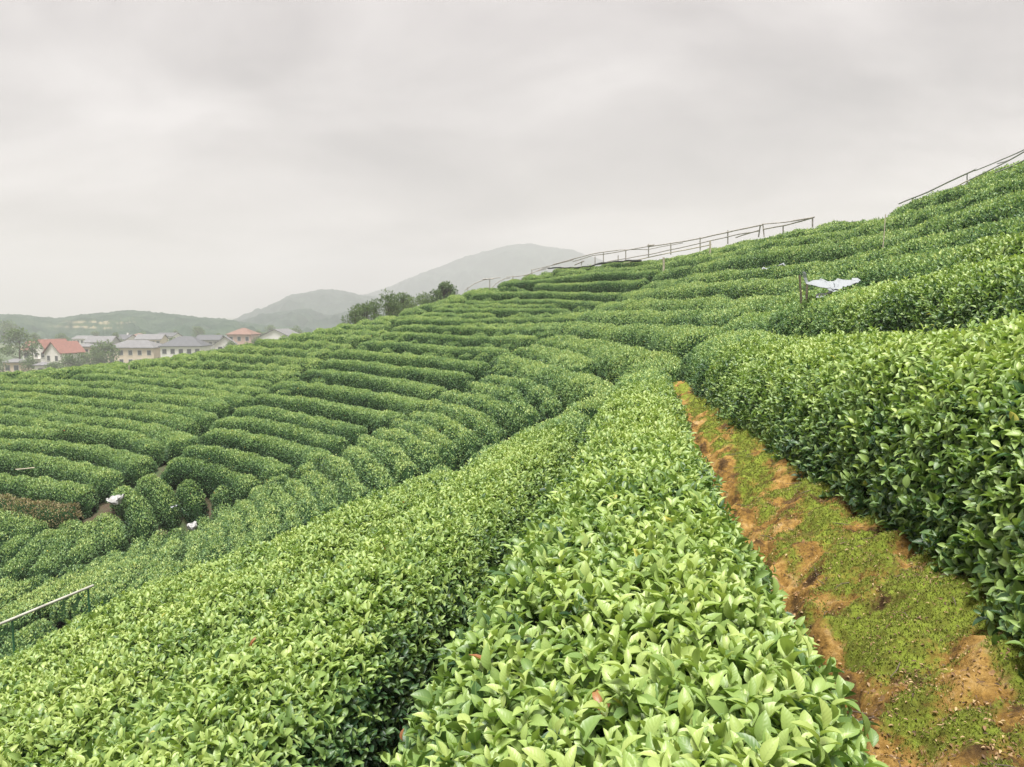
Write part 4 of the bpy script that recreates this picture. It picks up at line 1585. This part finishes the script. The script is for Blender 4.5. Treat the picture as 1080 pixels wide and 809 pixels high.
def railing():
    base = P(675, 282, sky_depth(675))
    root = empty('railing', base)
    inv = __import__('mathutils').Matrix.Translation([-v for v in root.location])

    def part(name, pix, rad, mat, off=0.0):
        o = span(Geo(), pix, rad, mat, off).build(name, mat, root)
        o.matrix_parent_inverse = inv
        return o
    # posts: (px, top, bottom)
    for px, t, b, lx in [(493, 303, 309, 1), (516.5, 293.5, 306, 0), (541, 291, 301, 0), (561, 284, 295, 0), (614, 275, 280, -1), (627.5, 271, 280, 0), (636.5, 266, 278, 0), (652, 269.5, 276, 0),
                         (660, 263.5, 276, 0), (684, 257.5, 272, 0), (707.5, 256, 269, 0), (738.5, 250, 264, 0), (767.5, 243.5, 258, 0), (802, 237, 250, -2), (804.5, 236, 250, 1.5), (826, 237.5, 246, 0), (857, 229, 240, 0)]:
        part('post', [(px, t), (px + lx, b)], 0.052, M_RAIL)
    for pix, rad in [([(490, 306.5), (500, 299.5), (509, 295.5), (518, 293.8), (528, 293)], 0.045), ([(509, 294.2), (521, 293.6)], 0.06), ([(519, 303.5), (524, 298), (531, 294), (538, 293)], 0.045),
                     ([(534, 292), (548, 291), (560, 288.5), (572, 283), (580, 282)], 0.045), ([(549, 296), (556, 290), (566, 286), (576, 284)], 0.04),
                     ([(560, 284.5), (572, 282), (584, 279.5), (605, 273.5)], 0.04),
                     ([(583, 279), (600, 274.5), (622, 268.5), (640, 265.3), (652, 264)], 0.05), ([(604, 276), (625, 269.5), (650, 266), (690, 258.5)], 0.045),
                     ([(606, 279.5), (616, 275.5)], 0.06), ([(652, 263.8), (682, 263), (720, 256.5)], 0.035),
                     ([(684, 260.5), (707, 257), (738, 251.5), (767, 245), (804, 237)], 0.055), ([(683, 258.5), (690, 258)], 0.06),
                     ([(640, 276), (680, 269), (715, 262), (738, 256.5), (770, 249), (800, 243.5)], 0.042), ([(776, 250.5), (800, 243)], 0.045),
                     ([(804, 236.5), (830, 234.5), (858, 229.3)], 0.04), ([(805, 241.8), (826, 238), (845, 233.5), (859, 229)], 0.048), ([(836, 233), (858, 229.5)], 0.05)]:
        part('rail', pix, rad, M_RAIL)
    part('rail', [(655, 278.5), (690, 270), (730, 262), (750, 258)], 0.045, M_RAILP)
    tag(root, 'long dilapidated bamboo railing with sagging broken rails along the skyline of the terraces', 'railing')

    # dark net rolled on the ground in front
    p = np.array([P(a, b, sky_depth(a) - 0.4) for a, b in [(578, 283.2), (592, 281.8), (606, 282.6), (622, 281), (634, 278.2), (648, 276), (662, 275), (676, 276)]])
    q = resample(p, 0.25)
    g = Geo()
    wv = Waves(91, 0.7)
    tube(g, q + wv(q)[:, None] * np.array([0.03, 0.1, 0.045]), 0.032 + 0.03 * np.abs(wv(q + 5)), 0, 9)
    tag(g.build('shade_net', M_NET), 'dark rolled shade net lying along the ground under the broken railing', 'net')

    root2 = empty('railing', P(1020, 195, sky_depth(1020)))
    inv2 = __import__('mathutils').Matrix.Translation([-v for v in root2.location])

    def part2(name, pix, rad, mat, off=0.0):
        o = span(Geo(), pix, rad, mat, off).build(name, mat, root2)
        o.matrix_parent_inverse = inv2
    part2('rail', [(948, 215), (975, 203.5), (1000, 191.5), (1029.5, 178.5)], 0.042, M_METAL)
    part2('rail', [(1028, 180), (1055, 168.5), (1080, 157.5), (1125, 138)], 0.028, M_METAL)
    part2('rail', [(1020, 191.5), (1040, 181), (1062, 170), (1080, 160.5), (1125, 140)], 0.028, M_METAL)
    part2('rail', [(1052, 172.5), (1066, 168.5), (1076, 162)], 0.02, M_METAL)
    part2('rail', [(1050, 181.5), (1066, 175.5), (1080, 169), (1125, 150)], 0.026, M_METAL, 0.2)
    part2('rail', [(990, 206.5), (1005, 199), (1021, 190.5)], 0.026, M_RAILP, -0.5)
    part2('post', [(1020, 183), (1020, 197)], 0.03, M_METAL)
    part2('post', [(962, 208), (962.5, 222)], 0.03, M_METAL)
    part2('post', [(1085, 155.5), (1085, 178)], 0.03, M_METAL)
    tag(root2, 'thin dark metal railing climbing the steep skyline at the right', 'railing')


railing()


def stake(label, px, top, bot, d, rad, lean=0.0, mat=None):
    g = Geo()
    a, b = P(px + lean, top, d), P(px, bot, d)
    b[2] -= 0.5
    tube(g, resample([a, (a + b) / 2 + [0.01, 0, 0], b], 0.15), rad, 0, 7)
    tag(g.build('stake', mat or M_RAILP), label, 'stake', 'stakes in the tea rows')


def surf_d(px, py):
    x, y = hit(px, py)
    return y


stake('short pale stake just below the railing, at the end of the top terrace', 700, 271.5, 285, surf_d(700, 285), 0.06)
stake('pale stake close under the railing, right of the terrace-end stake', 749, 254, 268, surf_d(749, 268), 0.045)
stake('tall thin leaning pale stake right of the white sheet', 930.5, 226, 258, surf_d(930.5, 257), 0.014, 3.5)
stake('tiny pale stake in the left field below the village', 136, 385, 391, 44, 0.03)


# handrail at the lower left
def handrail():
    a, b = P(96, 618.5, 13.6), P(9, 654.5, 12.0)
    dirv = (b - a)
    c = a + dirv * 1.6
    root = empty('handrail', a)
    inv = __import__('mathutils').Matrix.Translation([-v for v in root.location])
    g = Geo()
    tube(g, resample([a - dirv * 0.03, b, c], 0.3), 0.024, 0, 9)
    o = g.build('rail', simple('bare_tube_rail', (0.45, 0.44, 0.38), 0.45, 0.35, 5.0), root)
    o.matrix_parent_inverse = inv
    for f in (0.04, 0.96, 1.56):
        q = a + dirv * f
        g = Geo()
        tube(g, [q - [0, 0, 0.03], q - [0, 0, 1.5]], 0.018, 0, 8)
        o = g.build('post', M_GREEN, root)
        o.matrix_parent_inverse = inv
    tag(root, 'sloping handrail with green posts in the hollow at the lower left', 'handrail')


handrail()


# ------------------------------------------------------------------ white sheet on two sticks, sacks, scraps
def plastic_material(name, col, tr=0.25):
    m, t, b, out = new_mat(name)
    b.inputs['Base Color'].default_value = (*col, 1)
    b.inputs['Roughness'].default_value = 0.35
    s = N(t, 'ShaderNodeBsdfTranslucent')
    s.inputs[0].default_value = (*col, 1)
    ms = N(t, 'ShaderNodeMixShader')
    ms.inputs[0].default_value = tr
    t.links.new(b.outputs[0], ms.inputs[1]); t.links.new(s.outputs[0], ms.inputs[2])
    t.links.new(ms.outputs[0], out.inputs[0])
    return m


M_SHEET = plastic_material('white_plastic_film', (0.36, 0.39, 0.41))
M_SACK = plastic_material('white_woven_sack', (0.36, 0.36, 0.355), 0.1)


def sheet_from_edges(upper, lower, d0, d1, nu, nv, seed, amp, thick=0.006):
    """a crumpled sheet between two edges given where they show"""
    U = resample(np.array(upper, float), 0.01 * 0 + max(1e-3, np.linalg.norm(np.diff(np.array(upper, float), axis=0), axis=1).sum() / (nu - 1)))
    Lw = resample(np.array(lower, float), np.linalg.norm(np.diff(np.array(lower, float), axis=0), axis=1).sum() / (nu - 1))
    n = min(len(U), len(Lw))
    U, Lw = U[:n], Lw[:n]
    w1, w2 = Waves(seed, 2.0), Waves(seed + 1, 4.5)
    pts = np.zeros((n, nv, 3))
    for i in range(n):
        for j in range(nv):
            f = j / (nv - 1)
            q = U[i] * (1 - f) + Lw[i] * f
            pts[i, j] = P(q[0], q[1], d0 * (1 - f) + d1 * f)
    k = amp * (0.7 * w1(pts) - 0.75 * np.abs(w2(pts)))
    pts[..., 1] += k * 1.4
    pts[..., 2] += k * 0.45
    pts[..., 0] += 0.5 * amp * w1(pts + 7)
    g = Geo()
    f = grid_faces(n, nv)
    g.add(pts.reshape(-1, 3), f, 0, True)
    g.add(pts.reshape(-1, 3) + np.array([0, thick, -thick]), f[:, ::-1], 0, True)
    return g


def white_sheet():
    d = surf_d(870, 312)
    g = sheet_from_edges([(842.5, 284.5), (844, 290), (848, 295), (856, 294.6), (866, 293.2), (873, 296), (882, 292.5), (892, 294), (902, 291.5)],
                         [(846.5, 285.5), (848.5, 291), (852, 299), (862, 301.5), (871, 303.5), (875, 307), (884, 303), (894, 300.5), (904, 297.5)], d, d - 0.55, 80, 26, 301, 0.075)
    g2 = sheet_from_edges([(859, 310), (866, 308.6), (873, 307.5), (880, 302)], [(860, 313), (867, 312), (874, 310.5), (884, 305.5)], d - 0.35, d - 0.6, 24, 6, 311, 0.035)
    for a in g2.v:
        pass
    n0 = g.n
    for v, f in zip(g2.v, g2.f4):
        pass
    off = 0
    for v in g2.v:
        g.add(v, grid_faces(len(v) // 6, 6), 0, True)
    tag(g.build('plastic_sheet', M_SHEET), 'crumpled white plastic sheet draped over two sticks on the upper hedges', 'plastic sheet')
    st_m = simple('grey_stick', (0.20, 0.17, 0.12), 0.8, 0.4, 20.0)
    stake('short grey stick under the left end of the white plastic sheet, outer one', 846.5, 290, 312, d + 0.05, 0.020, -3.2, st_m)
    stake('short grey stick under the left end of the white plastic sheet, inner one', 850, 297, 314, d - 0.05, 0.022, 1.2, st_m)


white_sheet()


def sack(label, px, py, d, sx, sy, sz, seed, tail=None):
    """a slack woven sack: a crumpled pillow with pinched corners"""
    c = P(px, py, d)
    nu, nv = 26, 18
    u = np.linspace(0, 2 * math.pi, nu, endpoint=False)
    v = np.linspace(-math.pi / 2, math.pi / 2, nv)
    U, V = np.meshgrid(u, v, indexing='ij')
    pw = lambda a, e: np.sign(a) * np.abs(a) ** e
    x = pw(np.cos(U), 0.55) * pw(np.cos(V), 0.5)
    y = pw(np.sin(U), 0.55) * pw(np.cos(V), 0.5)
    z = pw(np.sin(V), 0.8)
    z = z * (1 - 0.55 * np.maximum(np.abs(x), np.abs(y)) ** 3)
    p = np.stack([x * sx, y * sy, z * sz], -1)
    w1, w2 = Waves(seed, 1.6), Waves(seed + 1, 4.5)
    w3 = Waves(seed + 2, 2.6)
    nx = np.stack([x, y, z], -1)
    fold = -0.16 * np.abs(w1(nx * 0.8)) - 0.20 * np.abs(w3(nx * 0.7)) + 0.05 * w2(nx)
    p = p * (1 + fold)[..., None]
    p[..., 2] += sz * 0.45 * w1(nx * 0.5 + 3)
    p[..., 2] += 0.45 * sx * (x ** 2) * (1 if tail is None else tail)
    g = Geo()
    f = grid_faces(nv, nu, True)
    g.add((np.transpose(p, (1, 0, 2)).reshape(-1, 3) + c), f, 0, True)
    tag(g.build('sack', M_SACK), label, 'sack', 'white sacks in the valley bottom')


sack('bigger crumpled white sack lying at the head of the curved valley-bottom hedges', 122, 528.5, surf_d(121, 531) - 0.2, 0.27, 0.30, 0.12, 401, 0.8)
sack('smaller white sack in the narrow gap below the bent corner hedge', 203, 555.5, surf_d(203, 556) - 0.5, 0.17, 0.18, 0.13, 411, 0.5)


def scrap(label, px, py, size, seed):
    d = surf_d(px, py)
    c = P(px, py, d) + np.array([0, -0.05, 0.05])
    g = Geo()
    n = 9
    u = np.linspace(-1, 1, n)
    U, V = np.meshgrid(u, u, indexing='ij')
    p = np.stack([U * size, V * size * 0.7, 0 * U], -1)
    w1 = Waves(seed, 0.9 / size)
    p[..., 2] = 0.35 * size * w1(p) + 0.25 * size * U
    p[..., 0] += 0.2 * size * w1(p + 3)
    f = grid_faces(n, n)
    g.add((p + c).reshape(-1, 3), f, 0, True)
    g.add((p + c - [0, 0, 0.004]).reshape(-1, 3), f[:, ::-1], 0, True)
    tag(g.build('scrap', M_SHEET), label, 'scrap', 'white scraps on the hedges')


scrap('small white scrap on the shaggy hedges left of the plastic sheet, left one', 807.5, 284.5, 0.13, 501)
scrap('small white scrap on the shaggy hedges left of the plastic sheet, right one', 823, 281, 0.13, 502)
scrap('pale yellow-white scrap on the curved hedge of the valley bottom', 184, 535, 0.08, 503)


def lying_pole():
    g = Geo()
    d = surf_d(20, 497) - 0.3
    p = np.array([P(17, 498.6, d + 0.1), P(27, 497.8, d), P(36.5, 496.6, d - 0.1)])
    tube(g, resample(p + [0, 0, 0.12], 0.1), 0.02, 0, 7)
    tag(g.build('pole', M_RAILP), 'thin pale pole lying in the gap above the lowest left terrace hedge', 'pole')


lying_pole()


# ------------------------------------------------------------------ moss and litter on the bank
def bank_detail():
    m = leaf_material('moss_tuft', [(0.0, (0.085, 0.080, 0.018)), (0.5, (0.165, 0.205, 0.032)), (1.0, (0.30, 0.33, 0.06))], 0.8, 0.2)
    n = 190000
    y = 0.9 + 12.0 * rng.uniform(0, 1, n) ** 2.0
    t = rng.uniform(0.45, 1.45, n)
    v, mo = path_surface(t, y)
    w3 = Waves(77, 5.0)
    ok = (mo + 0.08 * w3(v) + rng.normal(0, 0.03, n)) > 0.445
    v, y = v[ok], y[ok]
    k = len(v)
    g = Geo()
    ax = unit(rng.normal(0, 0.55, (k, 3)) + [-0.25, 0, 1.0])
    sz = rng.uniform(0.006, 0.013, k) * np.interp(y, [1, 12], [1, 1.8])
    add_leaves(g, 2, v - [0, 0, 0.002], ax, rng.normal(size=(k, 3)) + [-0.5, -0.6, 0.6], sz, sz * 0.42, np.clip(rng.normal(0.5, 0.2, k), 0, 1))
    tag(g.build('moss', m), 'green moss cushions on the clay bank', 'moss', kind='stuff')

    ml = leaf_material('dead_leaf', [(0.0, (0.06, 0.035, 0.018)), (0.6, (0.20, 0.115, 0.05)), (1.0, (0.46, 0.34, 0.18))], 0.7, 0.15)
    n = 22000
    y = 1.0 + 11 * rng.uniform(0, 1, n) ** 1.8
    t = rng.uniform(0.5, 1.5, n)
    cl = Waves(79, 0.9)
    v, mo = path_surface(t, y)
    ok = cl(v) + rng.normal(0, 0.6, n) > 0.2
    v = v[ok]
    k = len(v)
    g = Geo()
    sz = rng.uniform(0.004, 0.018, k)
    add_leaves(g, 1, v + [0, 0, 0.008], rng.normal(size=(k, 3)) * [1, 1, 0.25], rng.normal(0, 0.35, (k, 3)) + [-0.3, 0, 1], sz, sz * rng.uniform(0.25, 0.55, k), rng.uniform(0, 1, k))
    tag(g.build('fallen_leaves', ml), 'dry fallen leaves scattered on the clay bank', 'fallen leaves', kind='stuff')

    mc = simple('clay_crumb', (0.36, 0.21, 0.09), 0.95, 0.55, 30.0)
    n = 1500
    y = 1.0 + 9 * rng.uniform(0, 1, n) ** 1.8
    t = np.clip(rng.normal(0.78, 0.25, n), 0.42, 1.45)
    v, mo = path_surface(t, y)
    ok = mo < 0.47
    v = v[ok]
    k = len(v)
    ico = np.array([[1, 0, 0], [-1, 0, 0], [0, 1, 0], [0, -1, 0], [0, 0, 1], [0, 0, -1]], float)
    fa = np.array([[0, 2, 4], [2, 1, 4], [1, 3, 4], [3, 0, 4], [2, 0, 5], [1, 2, 5], [3, 1, 5], [0, 3, 5]])
    r = rng.uniform(0.003, 0.010, k) * np.where(rng.uniform(0, 1, k) < 0.06, 2.2, 1.0)
    V = v[:, None] + ico[None] * r[:, None, None] * rng.uniform(0.5, 1.3, (k, 6, 1))
    g = Geo()
    g.add(V.reshape(-1, 3), (fa[None] + (np.arange(k) * 6)[:, None, None]).reshape(-1, 3), 0, False)
    tag(g.build('clay_crumbs', mc), 'loose crumbs of orange clay on the bank face', 'clay crumbs', kind='stuff')


    n = 150
    y = 1.1 + 8 * rng.uniform(0, 1, n) ** 1.6
    t = rng.uniform(0.55, 1.4, n)
    v, mo = path_surface(t, y)
    g = Geo()
    for q in v:
        a = rng.uniform(0, 6.28)
        L_ = rng.uniform(0.03, 0.13)
        dv = np.array([math.cos(a) * L_, math.sin(a) * L_, 0.25 * L_ * math.cos(a)])
        tube(g, [q + [0, 0, 0.006], q + dv * 0.5 + rng.normal(0, 0.006, 3) + [0, 0, 0.008], q + dv + [0, 0, 0.004]], [0.0022, 0.002, 0.0012], 0, 4)
    tag(g.build('fallen_twigs', M_TWIG), 'thin dry twigs scattered on the clay bank', 'twigs', kind='stuff')


bank_detail()


# ------------------------------------------------------------------ the air
def haze():
    g = Geo()
    box(g, -2750, 2750, -2750, 2750, VALLEY - 26, 178)
    m = bpy.data.materials.new('haze')
    m.use_nodes = True
    t = m.node_tree
    for n in list(t.nodes):
        t.nodes.remove(n)
    out = N(t, 'ShaderNodeOutputMaterial')
    v = N(t, 'ShaderNodeVolumePrincipled')
    v.inputs['Color'].default_value = (0.695, 0.693, 0.718, 1)
    v.inputs['Density'].default_value = 0.00078
    v.inputs['Anisotropy'].default_value = 0.1
    t.links.new(v.outputs[0], out.inputs['Volume'])
    o = g.build('haze', m)
    o['kind'] = 'stuff'
    o['label'] = 'pale haze filling the valley air'


haze()
